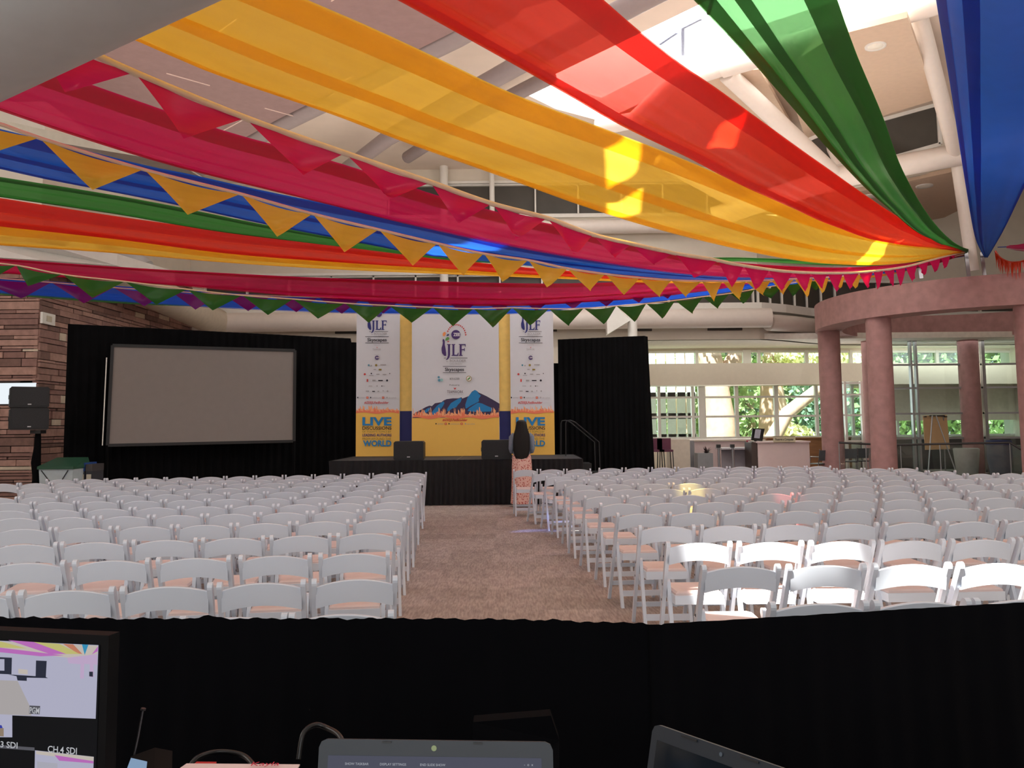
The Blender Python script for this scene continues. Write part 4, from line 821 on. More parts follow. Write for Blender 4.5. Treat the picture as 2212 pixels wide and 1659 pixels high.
e = empty('lounge_chair', (P(2085, 1000, 27.0).x, 26.9, -.14), 'pale curved lounge chair seen left of the back rose column', 'chair'); q = MB(); q.smooth = True; q.lathe([(.3, .0), (.34, .35), (.38, .8), (.34, .82), (.3, .4)], (0, 0, 0), 20); q.build('shell', mat('pale_shell', (200, 204, 200), 0.5), e); q = MB(); q.lathe([(.3, .4), (.001, .44)], (0, 0, 0), 20); q.build('seat', BLACKP, e)

# ================================================================== VOILE RIBBONS under the ceiling
HUB = (11.1, 20.5)
CLOTH = {'yellow': sheer('yellow_voile', (248, 194, 62), .33), 'red': sheer('red_voile', (226, 50, 26), .26, .14), 'green': sheer('green_voile', (50, 126, 50), .2), 'blue': sheer('blue_voile', (28, 84, 184), .18),
         'magenta': sheer('magenta_voile', (196, 14, 80), .26), 'cobalt': sheer('cobalt_voile', (20, 84, 214), .10)}
def edge(pts, end, n, ext=1.6):
    out = []
    A = HUB; e = P(end[0], end[1], end[2]); Bp = (e.x, e.y)
    for p in pts: out.append(P(*p) if len(p) == 3 else PL(p[0], p[1], A, Bp))
    if ext:
        d = (out[-1] - out[-2]).normalized(); out.append(out[-1] + d * ext)
    return crom(out, n)
def ribbon(color, U, L, endU, endL, label, sag=.10, seed=0, hem=.13, mid=None, n=90, ext=1.6, fold=1.0):
    a, b = edge(U, endU, n, ext), edge(L, endL, n, ext); m_ = 26; rnd = random.Random(seed)
    ph = [rnd.uniform(0, 6.28) for _ in range(4)]
    def surf(i, v, lift=0.0):
        w = (a[i] - b[i]).length; p = a[i].lerp(b[i], v); u = i / (n - 1); pinch = max(0.0, 1 - u * 5)
        z = -sag * w * 4 * v * (1 - v) + .012 * fold * math.sin(v * 22 + ph[0] + u * 2) * min(1, w) + .02 * fold * math.sin(v * 9 + ph[1] - u * 3) * min(1, w) + .03 * fold * pinch * math.sin(v * 30 + ph[2])
        return p + Vector((0, 0, z + lift))
    q = MB(); q.smooth = True
    def sheet(v0, v1, k, lift):
        vs = [surf(i, v0 + (v1 - v0) * j / k, lift) for i in range(n) for j in range(k + 1)]
        q.add(vs, [(i * (k + 1) + j, i * (k + 1) + j + 1, (i + 1) * (k + 1) + j + 1, (i + 1) * (k + 1) + j) for i in range(n - 1) for j in range(k)])
    sheet(0, 1, m_, 0)
    if hem: sheet(0, hem, 4, -.012); sheet(1 - hem, 1, 4, -.012)      # turned-over doubled borders
    if mid: sheet(mid - .05, mid + .05, 3, -.012)                     # gathered fold
    o = q.build('voile_ribbon', CLOTH[color], recalc=False); return tag(o, label, 'fabric drape', 'coloured voile ribbons under the ceiling')
hb = (2096, 541)
ribbon('blue', [(2127, 556, 20.3), (2106, 510, 18.6), (2086, 400, 15.6), (2055, 200, 11.3), (2022, 0, 8.2), (2008, -110, 7.2)], [(2133, 556, 20.3), (2166, 500, 18.6), (2200, 430, 16.4), (2262, 300, 13.2), (2370, 60, 9.0), (2430, -110, 7.2)], (0, 0, 1), (0, 0, 1), 'broad blue voile sheet hanging to a tip at the right edge', .07, 1, .06, .2, ext=0, fold=.35)
ribbon('green', [hb, (2060, 522), (2010, 470), (1952, 372), (1906, 250), (1850, 118), (1808, 0), (1775, -90)], [hb, (2000, 508), (1900, 432), (1800, 330), (1700, 213), (1600, 98), (1508, 0), (1440, -75)], (1808, 0, 5.5), (1508, 0, 5.3), 'green voile ribbon between the red one and the broad blue sheet', .10, 2, .2, .62, ext=.5)
ribbon('red', [(2090, 540), (2031, 525), (1926, 462), (1786, 366), (1646, 266), (1556, 200), (1476, 145), (1386, 74), (1301, 0), (1215, -75)], [(2090, 542), (1926, 522), (1806, 486), (1706, 442), (1581, 385), (1486, 335), (1346, 268), (1236, 205), (1106, 132), (867, 0), (700, -85)], (1301, 0, 5.1), (867, 0, 5.0), 'orange red voile ribbon with sun spots, right of the big yellow one', .10, 3, .17, ext=1.0)
ribbon('yellow', [(2090, 541), (1996, 528), (1906, 510), (1756, 465), (1586, 388), (1456, 332), (1296, 270), (1106, 196), (950, 122), (800, 52), (680, 0), (520, -70)], [(2090, 543), (1990, 562), (1906, 571), (1806, 570), (1706, 560), (1556, 530), (1406, 492), (1256, 445), (1106, 391), (875, 308), (700, 240), (450, 153), (287, 82), (100, 0)], (680, 0, 5.0), (287, 82, 5.4), 'widest yellow voile ribbon with bright sun spots crossing the picture', .10, 4, .15, .5, ext=1.0)
ribbon('magenta', [(2088, 543), (2006, 562), (1856, 576), (1706, 574), (1531, 559), (1356, 524), (1231, 493), (1106, 466), (950, 425), (800, 375), (650, 330), (500, 290), (360, 243), (187, 183), (60, 140)], [(2088, 544), (2006, 572), (1856, 588), (1706, 598), (1506, 592), (1306, 566), (1106, 530), (900, 485), (700, 435), (400, 360), (200, 300), (0, 232), (-90, 200)], (187, 182, 5.9), (0, 232, 6.3), 'magenta voile ribbon above the long blue one', .09, 5, .16, ext=.5)
ribbon('blue', [(2086, 545), (1950, 576), (1800, 592), (1656, 594), (1456, 580), (1306, 562), (1106, 528), (925, 484), (700, 440), (550, 410), (400, 377), (320, 362), (170, 325), (60, 298)], [(2086, 546), (1950, 584), (1800, 602), (1606, 606), (1506, 606), (1356, 592), (1206, 578), (1106, 569), (925, 549), (775, 520), (575, 480), (350, 430), (100, 380), (0, 357)], (85, 305, 7.2), (0, 357, 7.8), 'long blue voile ribbon behind the yellow pennants', .08, 6, .12, .4)
ribbon('green', [(2086, 545), (1950, 560), (1800, 560), (1706, 560), (1556, 556), (1300, 566), (1000, 548), (775, 518), (575, 483), (350, 437), (200, 410), (0, 378)], [(2086, 546), (1950, 572), (1800, 572), (1706, 569), (1556, 564), (1300, 574), (1000, 562), (850, 543), (650, 520), (450, 495), (250, 460), (0, 422)], (0, 378, 8.2), (0, 422, 8.8), 'green voile ribbon below the long blue one on the left', .07, 7, .12)
ribbon('red', [(2086, 546), (1900, 585), (1700, 595), (1450, 596), (1200, 582), (1000, 562), (750, 528), (500, 500), (250, 466), (0, 427)], [(2086, 547), (1900, 590), (1700, 600), (1450, 603), (1200, 592), (1000, 580), (750, 565), (500, 545), (250, 512), (0, 484)], (0, 427, 9.2), (0, 484, 9.9), 'orange red voile ribbon below the left green one', .07, 8, .3)
ribbon('yellow', [(2086, 547), (1900, 592), (1700, 602), (1450, 604), (1200, 592), (1000, 580), (750, 565), (500, 545), (250, 512), (0, 484)], [(2086, 548), (1900, 596), (1700, 607), (1450, 610), (1200, 600), (1000, 592), (750, 582), (500, 567), (250, 547), (0, 531)], (0, 484, 10.0), (0, 531, 10.6), 'yellow voile ribbon below the left orange red one', .07, 9, .3)
ribbon('magenta', [(2086, 548), (1800, 588), (1606, 598), (1506, 601), (1406, 607), (1256, 612), (1106, 612), (750, 602), (500, 590), (250, 575), (0, 557)], [(2086, 549), (1800, 596), (1660, 606), (1556, 623), (1406, 641), (1256, 652), (1106, 660), (900, 657), (750, 648), (500, 628), (250, 606), (0, 586)], (0, 558, 11.0), (0, 586, 11.8), 'long magenta voile ribbon above the green pennants', .07, 10, .14, .55)
ribbon('cobalt', [(2086, 549), (1800, 598), (1620, 612), (1506, 628), (1356, 644), (1256, 648), (1106, 655), (900, 652), (750, 646), (500, 634), (250, 618), (0, 600)], [(2086, 550), (1800, 604), (1656, 618), (1556, 633), (1406, 652), (1256, 665), (1106, 677), (900, 677), (750, 675), (500, 665), (300, 653), (0, 633)], (0, 600, 12.2), (0, 632, 12.8), 'cobalt blue voile ribbon behind the green pennants', .06, 11, .1)
ribbon('green', [(2086, 550), (1800, 600), (1556, 626), (1256, 645), (1106, 650), (750, 646), (500, 640), (250, 636), (0, 625)], [(2086, 551), (1800, 603), (1556, 629), (1256, 650), (1106, 655), (750, 660), (500, 662), (300, 657.5), (0, 637)], (0, 620, 13.2), (0, 637, 13.3), 'thin green voile edge below the cobalt ribbon at far left', .05, 12, 0)
# narrow pieces right of the knot
def tubecloth(pts, r, m_, name, label, cat, grp=None):
    q = MB(); q.smooth = True; q.tube(pts, r, 14); return tag(q.build(name, m_), label, cat, grp)
tubecloth([P(2155, 534, 20.4), P(2180, 533, 20.3), P(2182, 530, 20.3)], .012, CLOTH['blue'], 'tie_rope', 'thin blue tie rope right of the knot', 'rope')
tubecloth([P(2176, 534, 20.3), P(2184, 534, 20.2), P(2198, 535, 20), P(2225, 534, 19.6), P(2300, 520, 18)], [.03, .05, .07, .11, .3], sheer('magenta_tight', (200, 20, 110), .05), 'voile_ribbon', 'magenta voile ribbon gathered at the right edge beyond the blue sheet', 'fabric drape', 'coloured voile ribbons under the ceiling')

# ================================================================== BUNTING STRINGS
def pennmat(name, rgb):
    return sheer(name, rgb, .02, .03, .25)
CORD = mat('cream_tape', (244, 228, 208), 0.7)
def bunting(name_label, poly, nodes, tips, end, rgb, mname, seed, rc=.014, cord=CORD, group='pennant strings'):
    e0 = P(*end); Bp = (e0.x, e0.y); W_ = [PL(a, b, HUB, Bp) for a, b in poly]; n = 160; C_ = crom(W_, n)
    root = empty('pennant_string', W_[0], name_label, 'bunting', group); root.rotation_euler = (0, 0, 0)
    q = MB(); q.tube(C_, rc, 6); wpart(root, q, 'tape', cord)
    cx = [proj(c)[0] for c in C_]
    def at(px):
        for i in range(n - 1):
            if (cx[i] - px) * (cx[i + 1] - px) <= 0: return C_[i].lerp(C_[i + 1], (px - cx[i]) / (cx[i + 1] - cx[i] + 1e-9))
        return C_[0] if abs(cx[0] - px) < abs(cx[-1] - px) else C_[-1]
    M_ = MATS.get(mname) or pennmat(mname, rgb); rnd = random.Random(seed)
    dirv = (C_[-1] - C_[0]); dirv.z = 0; dirv.normalize(); nr = Vector((-dirv.y, dirv.x, 0))
    for (a, b), tp in zip(zip(nodes, nodes[1:]), tips):
        pa, pb = at(a), at(b); pt = PL(tp[0], tp[1], HUB, Bp)
        q = MB(); q.smooth = True; K = 8; idx = {}; ph = rnd.uniform(0, 6); am = .035 * (pa - pb).length / .7; bend = rnd.uniform(-.04, .06)
        vs = []
        for i in range(K + 1):
            v = i / K; l_ = pa.lerp(pt, v); r_ = pb.lerp(pt, v)
            for j in range(K + 1 - i):
                w = j / max(1, K - i); tp_ = l_.lerp(r_, w) if K - i else l_
                if i == 0 and False: pass
                off = am * math.sin(w * 5 + ph + v * 2) * (v * 1.2 + .15) + bend * v
                sagz = -.03 * 4 * w * (1 - w) * (1 - v)
                idx[(i, j)] = len(vs); vs.append(tp_ + nr * (off * (1 - abs(2 * w - 1) * .4)) + Vector((0, 0, sagz)))
        fs = []
        for i in range(K):
            for j in range(K - i):
                fs.append((idx[(i, j)], idx[(i, j + 1)], idx[(i + 1, j)]))
                if j < K - i - 1: fs.append((idx[(i, j + 1)], idx[(i + 1, j + 1)], idx[(i + 1, j)]))
        q.add(vs, fs); wpart(root, q, 'pennant', M_, recalc=False)
    return root
def proj(p):
    v = Vector(p) - CAM; w = v.dot(fw); return CX + F * v.dot(rt) / w, CY - F * v.dot(up) / w
bunting('string of pink pennants nearest the camera, starting at the grey duct', [(60, 58), (205, 118), (290, 157), (530, 255), (745, 331), (930, 394), (1062, 440), (1181, 471), (1281, 507), (1366, 527), (1456, 547), (1536, 560), (1606, 574), (1706, 587), (1806, 590), (1881, 586), (1956, 576), (2010, 562), (2056, 550), (2090, 543)],
        [70, 290, 530, 745, 930, 1062, 1181, 1281, 1366, 1455, 1550, 1606, 1661, 1713, 1751, 1788, 1821, 1856, 1886, 1908, 1933, 1956, 1981, 2006, 2031, 2053, 2066],
        [(145, 196), (397, 300), (650, 380), (843, 430), (990, 483), (1118, 515), (1237, 550), (1328, 558), (1418, 572), (1502, 600), (1586, 620), (1636, 625), (1691, 632), (1741, 630), (1776, 628), (1808, 635), (1838, 628), (1873, 628), (1898, 625), (1926, 620), (1951, 617), (1973, 610), (1998, 595), (2023, 588), (2043, 580), (2061, 560)],
        (410, 205, 5.6), (222, 24, 100), 'pink_pennant', 1, .024)
bunting('string of yellow pennants crossing below the long blue ribbon', [(-130, 236), (0, 268), (85, 298), (310, 366), (520, 419), (675, 462), (818, 496), (945, 526), (1045, 548), (1141, 562), (1226, 580), (1308, 592), (1381, 600), (1451, 605), (1516, 607), (1611, 607), (1700, 603), (1786, 599), (1850, 593), (1950, 578), (2085, 548)],
        [-130, 85, 310, 520, 675, 818, 945, 1045, 1141, 1226, 1308, 1381, 1451, 1516, 1561, 1611, 1666, 1716, 1756, 1790, 1825, 1860],
        [(-20, 330), (200, 410), (410, 462), (597, 512), (743, 545), (887, 575), (998, 597), (1090, 608), (1186, 620), (1271, 630), (1348, 637), (1421, 643), (1483, 643), (1541, 652), (1596, 650), (1646, 640), (1693, 637), (1741, 643), (1781, 633), (1818, 623), (1851, 623)],
        (200, 335, 6.5), (255, 206, 70), 'yellow_pennant', 2, .015)
bunting('string of dark green pennants hanging lowest, before the banners', [(-90, 562), (35, 573), (137, 593), (270, 608), (405, 625), (523, 638), (633, 646), (745, 655), (840, 660), (935, 664), (1023, 667), (1106, 665), (1186, 667), (1261, 666), (1331, 661), (1396, 656), (1459, 649), (1519, 641), (1576, 634), (1630, 625), (1695, 614), (1740, 607), (1800, 598), (1950, 575), (2085, 550)],
        [-90, 35, 135, 270, 405, 523, 633, 745, 840, 935, 1023, 1106, 1186, 1261, 1331, 1396, 1459, 1519, 1576, 1630, 1695, 1740, 1790],
        [(-30, 608), (60, 618), (199, 644), (339, 657), (459, 671), (580, 680), (688, 688), (795, 698), (890, 697), (978, 705), (1063, 708), (1146, 703), (1226, 705), (1306, 700), (1373, 695), (1433, 688), (1496, 678), (1551, 667), (1606, 656), (1666, 645), (1715, 640), (1760, 628)],
        (100, 590, 10.9), (48, 116, 42), 'green_pennant', 3, .010)
nd = [-70, 111, 245, 368, 480, 588, 688, 783, 870, 955, 1040, 1120, 1200, 1275, 1345, 1410, 1470]
bunting('string of purple pennants half hidden behind the green ones', [(-70, 596), (111, 610), (245, 621), (368, 629), (480, 635), (588, 639), (688, 642), (783, 644), (870, 645), (1040, 646), (1200, 642), (1345, 633), (1470, 620), (1700, 600), (1950, 572), (2085, 550)], nd,
        [(46, 645), (181, 656), (312, 661), (423, 668), (536, 672), (639, 675), (738, 678), (829, 677), (915, 676), (1000, 676), (1080, 674), (1160, 671), (1238, 667), (1310, 662), (1378, 655), (1440, 646)], (100, 609, 12.0), (128, 28, 140), 'purple_pennant', 4, .010)
# fringed orange garland at the right edge
e = empty('tassel_garland', P(2152, 545, 19.9), 'orange fringed garland hanging over the ring beam at the right edge', 'garland')
C_ = crom([P(2150, 542, 19.9), P(2160, 556, 19.8), P(2178, 565, 19.6), P(2196, 566, 19.4), P(2214, 562, 19.2), P(2240, 545, 18.9)], 40); q = MB(); q.tube(C_, .02, 6); OR = sheer('orange_fringe', (236, 84, 30), .1); wpart(e, q, 'cord', OR)
rnd = random.Random(5); q = MB()
for i in range(90):
    p = C_[rnd.randrange(1, 39)]; L_ = rnd.uniform(.12, .45); w = rnd.uniform(.008, .03); q.add([p + Vector((-w, rnd.uniform(-.02, .02), 0)), p + Vector((w, 0, 0)), p + Vector((rnd.uniform(-.03, .03), rnd.uniform(-.03, .03), -L_))], [(0, 1, 2)])
o = wpart(e, q, 'fringe', OR, recalc=False); o['kind'] = 'stuff'

# ================================================================== CHAIRS
CW = 0.418
def make_chair():
    e = empty('folding_chair', (0, 0, 0), 'x', 'chair'); h = CW / 2
    # side profile of the long frame: back post that runs down to the front foot
    def side(pts, x0, x1, nm):
        q = MB(); q.prism([(x0, y, z) for y, z in pts], (x1 - x0, 0, 0)); return q.build(nm, CHAIRW, e)
    def strut(a, b, w, top_round=True):
        (ya, za), (yb, zb) = a, b; d = Vector((yb - ya, zb - za)).normalized(); n_ = Vector((-d.y, d.x)) * w / 2; pts = []
        A = Vector(a); Bv = Vector(b)
        for k in range(7):
            t = PI * k / 6; pts.append(A + n_ * math.cos(t) - d * (w / 2) * math.sin(t))
        pts += [Bv - n_, Bv + n_]; return [(p.x, p.y) for p in pts]
    post = strut((-.205, .762), (.20, .0), .046); post[-2] = (post[-2][0], 0); post[-1] = (post[-1][0], 0)
    for s_ in (-1, 1): side(post, s_ * h, s_ * (h - .024), 'back_post')
    leg = strut((-.03, .50), (-.20, 0), .042); leg[-2] = (leg[-2][0], 0); leg[-1] = (leg[-1][0], 0)
    for s_ in (-1, 1): side(leg, s_ * (h - .028), s_ * (h - .052), 'rear_leg')
    # curved top rail
    q = MB(); q.smooth = True; K = 14; ring = []
    for i in range(K + 1):
        u = -1 + 2 * i / K; x = u * (h - .02); c_ = 1 - u * u; yc = -.188 - .022 * c_
        zt, zb = .742 + .033 * c_, .634 + .030 * c_
        ring.append([(x, yc + .022, zb), (x, yc + .002, zb), (x, yc - .019, zt - .004), (x, yc - .015, zt), (x, yc + .001, zt), (x, yc + .005, zt - .004)])
    for k in range(6):
        k2 = (k + 1) % 6; q.add([r_[k] for r_ in ring] + [r_[k2] for r_ in ring], [(i, i + 1, K + 2 + i, K + 1 + i) for i in range(K)])
    q.build('backrest', CHAIRW, e)
    # seat frame and pad
    q = MB(); sw = h - .056; fr = [(-sw, -.175), (sw, -.175), (sw + .02, .15), (sw, .19), (-sw, .19), (-sw - .02, .15)]
    q.prism([(x, y, .385) for x, y in fr], (0, 0, .055)); q.build('seat_frame', CHAIRW, e)
    q = MB(); q.smooth = False; a = [(x * .96, y * .96 + .004) for x, y in fr]; b = [(x * .88, y * .88 + .004) for x, y in fr]; n_ = len(a)
    q.add([(x, y, .44) for x, y in a] + [(x, y, .452) for x, y in a] + [(x, y, .462) for x, y in b], [(i, (i + 1) % n_, (i + 1) % n_ + n_, i + n_) for i in range(n_)] + [(i + n_, (i + 1) % n_ + n_, (i + 1) % n_ + 2 * n_, i + 2 * n_) for i in range(n_)] + [[i + 2 * n_ for i in range(n_)]])
    q.build('seat_pad', PAD, e)
    q = MB(); q.box(-h + .05, h - .05, -.185, -.165, .09, .135); q.build('stretcher', CHAIRW, e)
    q = MB(); q.box(-h + .024, h - .024, .115, .135, .13, .165); q.build('stretcher', CHAIRW, e)
    q = MB()
    for s_ in (-1, 1):
        for (y, z) in ((-.045, .49), (.0, .385)): q.lathe([(0.001, 0), (.008, 0), (.008, .003), (.001, .004)], (0, 0, 0), 6) if False else q.box(min(s_ * h, s_ * (h + .002)), max(s_ * h, s_ * (h + .002)), y - .007, y + .007, z - .007, z + .007)
    q.build('screw', SCREW, e)
    return e
chair0 = make_chair(); used = False
def dup(root):
    c = root.copy(); COL.objects.link(c)
    for ch in root.children:
        d = ch.copy(); COL.objects.link(d); d.parent = c
    return c
ORD = ['front', 'second', 'third', 'fourth', 'fifth', 'sixth', 'seventh', 'eighth', 'ninth', 'tenth', 'eleventh', 'twelfth', 'thirteenth']
NTH = ['first', 'second', 'third', 'fourth', 'fifth', 'sixth', 'seventh', 'eighth', 'ninth', 'tenth', 'eleventh', 'twelfth', 'thirteenth', 'fourteenth', 'fifteenth', 'sixteenth', 'seventeenth']
def place(x, y, rz, side_, row, k):
    global used
    c = chair0 if not used else dup(chair0); used = True
    c.location = (x, y, 0); c.rotation_euler = (0, 0, rz)
    c['label'] = 'white folding chair, %s block, %s row from the stage, %s from the aisle' % (side_, ORD[row], NTH[k])
    c['category'] = 'chair'; c['group'] = 'white folding chairs in the %s seating block' % side_
def row(segs, side_, r, extra=0):
    k = 0; rnd = random.Random(r * 7 + (side_ == 'left'))
    for sg, pts in enumerate(segs):
        W_ = np.array([PZ(x, y, .775)[:2] for x, y in pts]); i = np.arange(len(pts)); dg = 2 if len(pts) > 5 else 1
        cx_, cy_ = np.polyfit(i, W_[:, 0], dg), np.polyfit(i, W_[:, 1], dg)
        n = len(pts) - 1 + (extra if sg == len(segs) - 1 else 0)
        pos = [np.array([np.polyval(cx_, t), np.polyval(cy_, t)]) for t in range(n + 1)]
        # keep neighbours from touching: walk along with at least one chair width per place
        q_ = [pos[0]]
        for t in range(n):
            d = pos[t + 1] - pos[t]; L_ = np.linalg.norm(d); q_.append(q_[-1] + d / L_ * max(L_, CW + .008))
        for t in range(n):
            a, b = q_[t], q_[t + 1]; d = (b - a) / np.linalg.norm(b - a)
            if side_ == 'left': d = -d
            rz = math.atan2(d[1], d[0]); m_ = (a + b) / 2; nrm = np.array([-d[1], d[0]]) * .205
            place(m_[0] + nrm[0], m_[1] + nrm[1], rz + rnd.uniform(-.012, .012), side_, r, k); k += 1
LL=[
[(925,1020),(863.5,1023),(801.5,1023.5),(739.5,1024.5),(676,1025.5),(613.5,1026.6),(550,1028.5),(487,1030),(423,1030.4),(359,1031),(293,1033.5),(229,1035),(164,1035),(99,1036)],
[(921,1028),(857,1030.5),(792,1031.5),(725.5,1033),(659,1034),(592,1035),(524,1036.7),(457,1038),(388,1039),(321,1039.5),(251,1041.6),(181,1043.5),(111,1043),(39,1044)],
[(911,1037.5),(842,1038.5),(772,1039.7),(700,1041),(628,1042),(556.5,1043),(484,1045.5),(410,1047),(337,1048),(263,1050),(189.5,1051),(114,1051.6),(38,1054)],
[(911,1046),(838,1047),(763,1048.5),(685.6,1050),(608,1052),(530,1053),(451,1055),(372.5,1057),(292.4,1059.7),(212.5,1060.6),(131,1061.5),(52,1064)],
[(904.6,1057),(824,1058.5),(742.5,1058.7),(659,1061),(574.4,1062),(488,1066),(403,1068),(317,1069),(231.5,1070.6),(145,1072)],
[(902,1068),(814,1072),(725.6,1074),(634,1075),(541,1077),(448,1079),(355,1079.6),(261,1081.4),(166,1083.8),(70.5,1086)],
[(893,1083),(796.5,1086),(697.7,1088.6),(597,1090),(495,1092),(391,1095.7),(285.7,1097),(181,1099.5),(75,1102)],
[(887,1098),(780,1102.5),(670,1105.8),(557,1108),(442.5,1110.6),(329,1114),(211.6,1116.7),(95,1117.6)],
[(880,1120),(760,1124),(634.4,1128),(506,1131.6),(377,1135.5),(247,1138.4),(116.6,1141)],
[(861.5,1150),(722,1154),(577.5,1158),(429,1165),(280,1169),(129.3,1172.7)],
[(846.6,1192.4),(684,1197.5),(510.4,1202.5),(330,1208),(149,1212.5)],
[(865,1249),(668.6,1253),(463.5,1259.5),(251,1271),(36,1280)],
]
RR=[
[(1106,1015.3),(1163.6,1013.5),(1222,1013.5),(1278.4,1013.5)],[(1291,1012),(1347,1011),(1403.7,1009),(1462,1009.5),(1518,1009.5),(1574.4,1009),(1629,1008),(1683,1007),(1740,1007),(1796,1007)],
[(1150.6,1023),(1209,1021.6),(1271,1020.5),(1331.4,1019),(1391,1018),(1451,1017),(1509.7,1016),(1570,1015),(1630,1013.5),(1688.7,1013.5),(1747.5,1013),(1806,1012.6),(1866,1012),(1923,1011),(1981,1011)],
[(1177.7,1030),(1242.4,1029),(1308,1027),(1373.5,1025),(1437.6,1024.7),(1499,1024),(1565.7,1023),(1630,1022),(1691.4,1020),(1754.7,1019.5),(1816.7,1020),(1879,1019),(1941.7,1018),(2003,1017),(2063,1017)],
[(1196,1038),(1265.8,1036),(1336.8,1035),(1407.7,1033.4),(1479,1033),(1548.6,1031.6),(1618,1030.7),(1687.8,1029.8),(1755.6,1029),(1823.4,1027.6),(1890.7,1027),(1956.7,1026),(2022.7,1025),(2087.8,1024),(2150,1022.5),(2211,1021.6)],
[(1217,1048),(1293,1047),(1370.8,1045.7),(1447.7,1043),(1526.9,1042.4),(1602.8,1042.4),(1678.4,1041),(1753.8,1039.7),(1827,1038.5),(1899.7,1038.5),(1973,1037),(2043.5,1035),(2113,1033.4),(2179,1032.5)],
[(1230,1059.6),(1312.4,1057),(1397.4,1056.5),(1482.4,1054.7),(1565.7,1053),(1649,1052.4),(1732.5,1052.4),(1813.5,1050.6),(1896,1049.7),(1979.3,1049.3),(2058,1047),(2136.6,1045),(2211.6,1044)],
[(1259,1073),(1349.5,1071),(1440.8,1069.6),(1532,1068),(1624.5,1067),(1717.3,1065.6),(1811.7,1064),(1903.3,1064),(1992.8,1061.4),(2082.3,1059.6),(2171,1058.4)],
[(1291,1089.5),(1391,1086.7),(1494.3,1084),(1598.3,1083),(1698.6,1082),(1800.8,1080.4),(1899.7,1080),(2001,1079),(2100.4,1076),(2200.8,1073.5)],
[(1326.3,1110.8),(1439,1108.4),(1552.7,1104.8),(1666,1103.6),(1780,1103.6),(1894.3,1101.2),(2008.2,1098.5),(2120.3,1096.7)],
[(1373.5,1138.3),(1505.7,1134.7),(1639.9,1133.8),(1772.2,1132.5),(1904.2,1130.7),(2033.5,1127.8),(2159.2,1124.7)],
[(1431,1174),(1585.4,1170.5),(1741.7,1169),(1896.8,1169.6),(2047,1167.3),(2192,1163)],
[(1509.7,1223),(1688.2,1223),(1877,1221),(2061,1216)],
[(1655,1305),(1878,1299.7),(2098,1297)],
]

for r_, pts in enumerate(LL):
    if r_ == 4: row([pts[:], [(127, 1072.5), (49, 1074)]], 'left', r_, 1)
    else: row([pts], 'left', r_, {0: 0, 1: 1, 2: 0, 3: 0, 5: 1, 6: 1, 7: 1, 8: 1, 9: 1, 10: 1, 11: 1}.get(r_, 0))
row([[(854, 1322), (640, 1328), (420, 1335)]], 'left', 12, 0)
rows_r = [[RR[0], RR[1]]] + [[p] for p in RR[2:]]
for r_, sg in enumerate(rows_r): row(sg, 'right', r_, {3: 1, 4: 1, 5: 1, 6: 1, 7: 1, 8: 1, 9: 1, 10: 1, 11: 1, 12: 1}.get(r_, 0))

# ================================================================== FOREGROUND: cloth barrier, table, screens
def cloth_barrier():
    pts = [(-260, 1330), (0, 1335), (240, 1338), (460, 1338), (700, 1338), (880, 1338), (1100, 1340), (1200, 1342), (1300, 1346), (1400, 1349), (1420, 1350), (1640, 1337), (1900, 1321), (2212, 1303), (2500, 1288), (3300, 1250)]
    T = crom([PZ(a, b, .915) for a, b in pts], 420); rnd = random.Random(2); q = MB(); q.smooth = True; vs = []; n = len(T); nz = 10
    for k in range(nz + 1):
        u = k / nz
        for i, p in enumerate(T):
            px = proj(p)[0]; rough = 1.0 if px < 1440 else .12
            f_ = math.sin(i * .9) * .5 + math.sin(i * .37 + 1) * .5
            z = .915 * (1 - u) + .003; amp = .012 * u + .004
            if k == 0: z += rough * (.0022 * math.sin(i * 1.7) + .0025 * math.sin(i * .61) * math.sin(i * .13)) + (.008 * math.exp(-((px - 450) / 26) ** 2))
            vs.append((p.x, p.y + f_ * amp + (-.06 * u), z))
    q.add(vs, [(k * n + i, k * n + i + 1, (k + 1) * n + i + 1, (k + 1) * n + i) for k in range(nz) for i in range(n - 1)])
    e = empty('cloth_barrier', T[n // 2] * 1.0, 'black cloth barrier on a rail between the control table and the chairs', 'barrier'); e.location.z = 0
    wpart(e, q, 'cloth', BLACKV, recalc=False)
    q = MB(); q.tube([p + Vector((0, .045, -.035)) for p in T[::12]], .016, 8); wpart(e, q, 'rail', STEEL)
    for i in (20, 150, 280, 410): q = MB(); q.box(T[i].x - .02, T[i].x + .02, T[i].y + .02, T[i].y + .06, 0, .9); wpart(e, q, 'post', STEEL)
cloth_barrier()
e = empty('control_table', (0, 1.25, 0), 'black covered control table in front of the camera', 'table')
q = MB(); q.box(-1.7, 1.9, .75, 1.85, .70, .74); wpart(e, q, 'table_top', BLACKV)
for x in (-1.6, 1.8):
    for y in (.82, 1.78): q = MB(); q.box(x - .025, x + .025, y - .025, y + .025, 0, .70); wpart(e, q, 'leg', BLACKP)
FRM = mat('laptop_grey', (34, 40, 48), 0.45, var=.05)
def glyphs(q, pts):
    pass
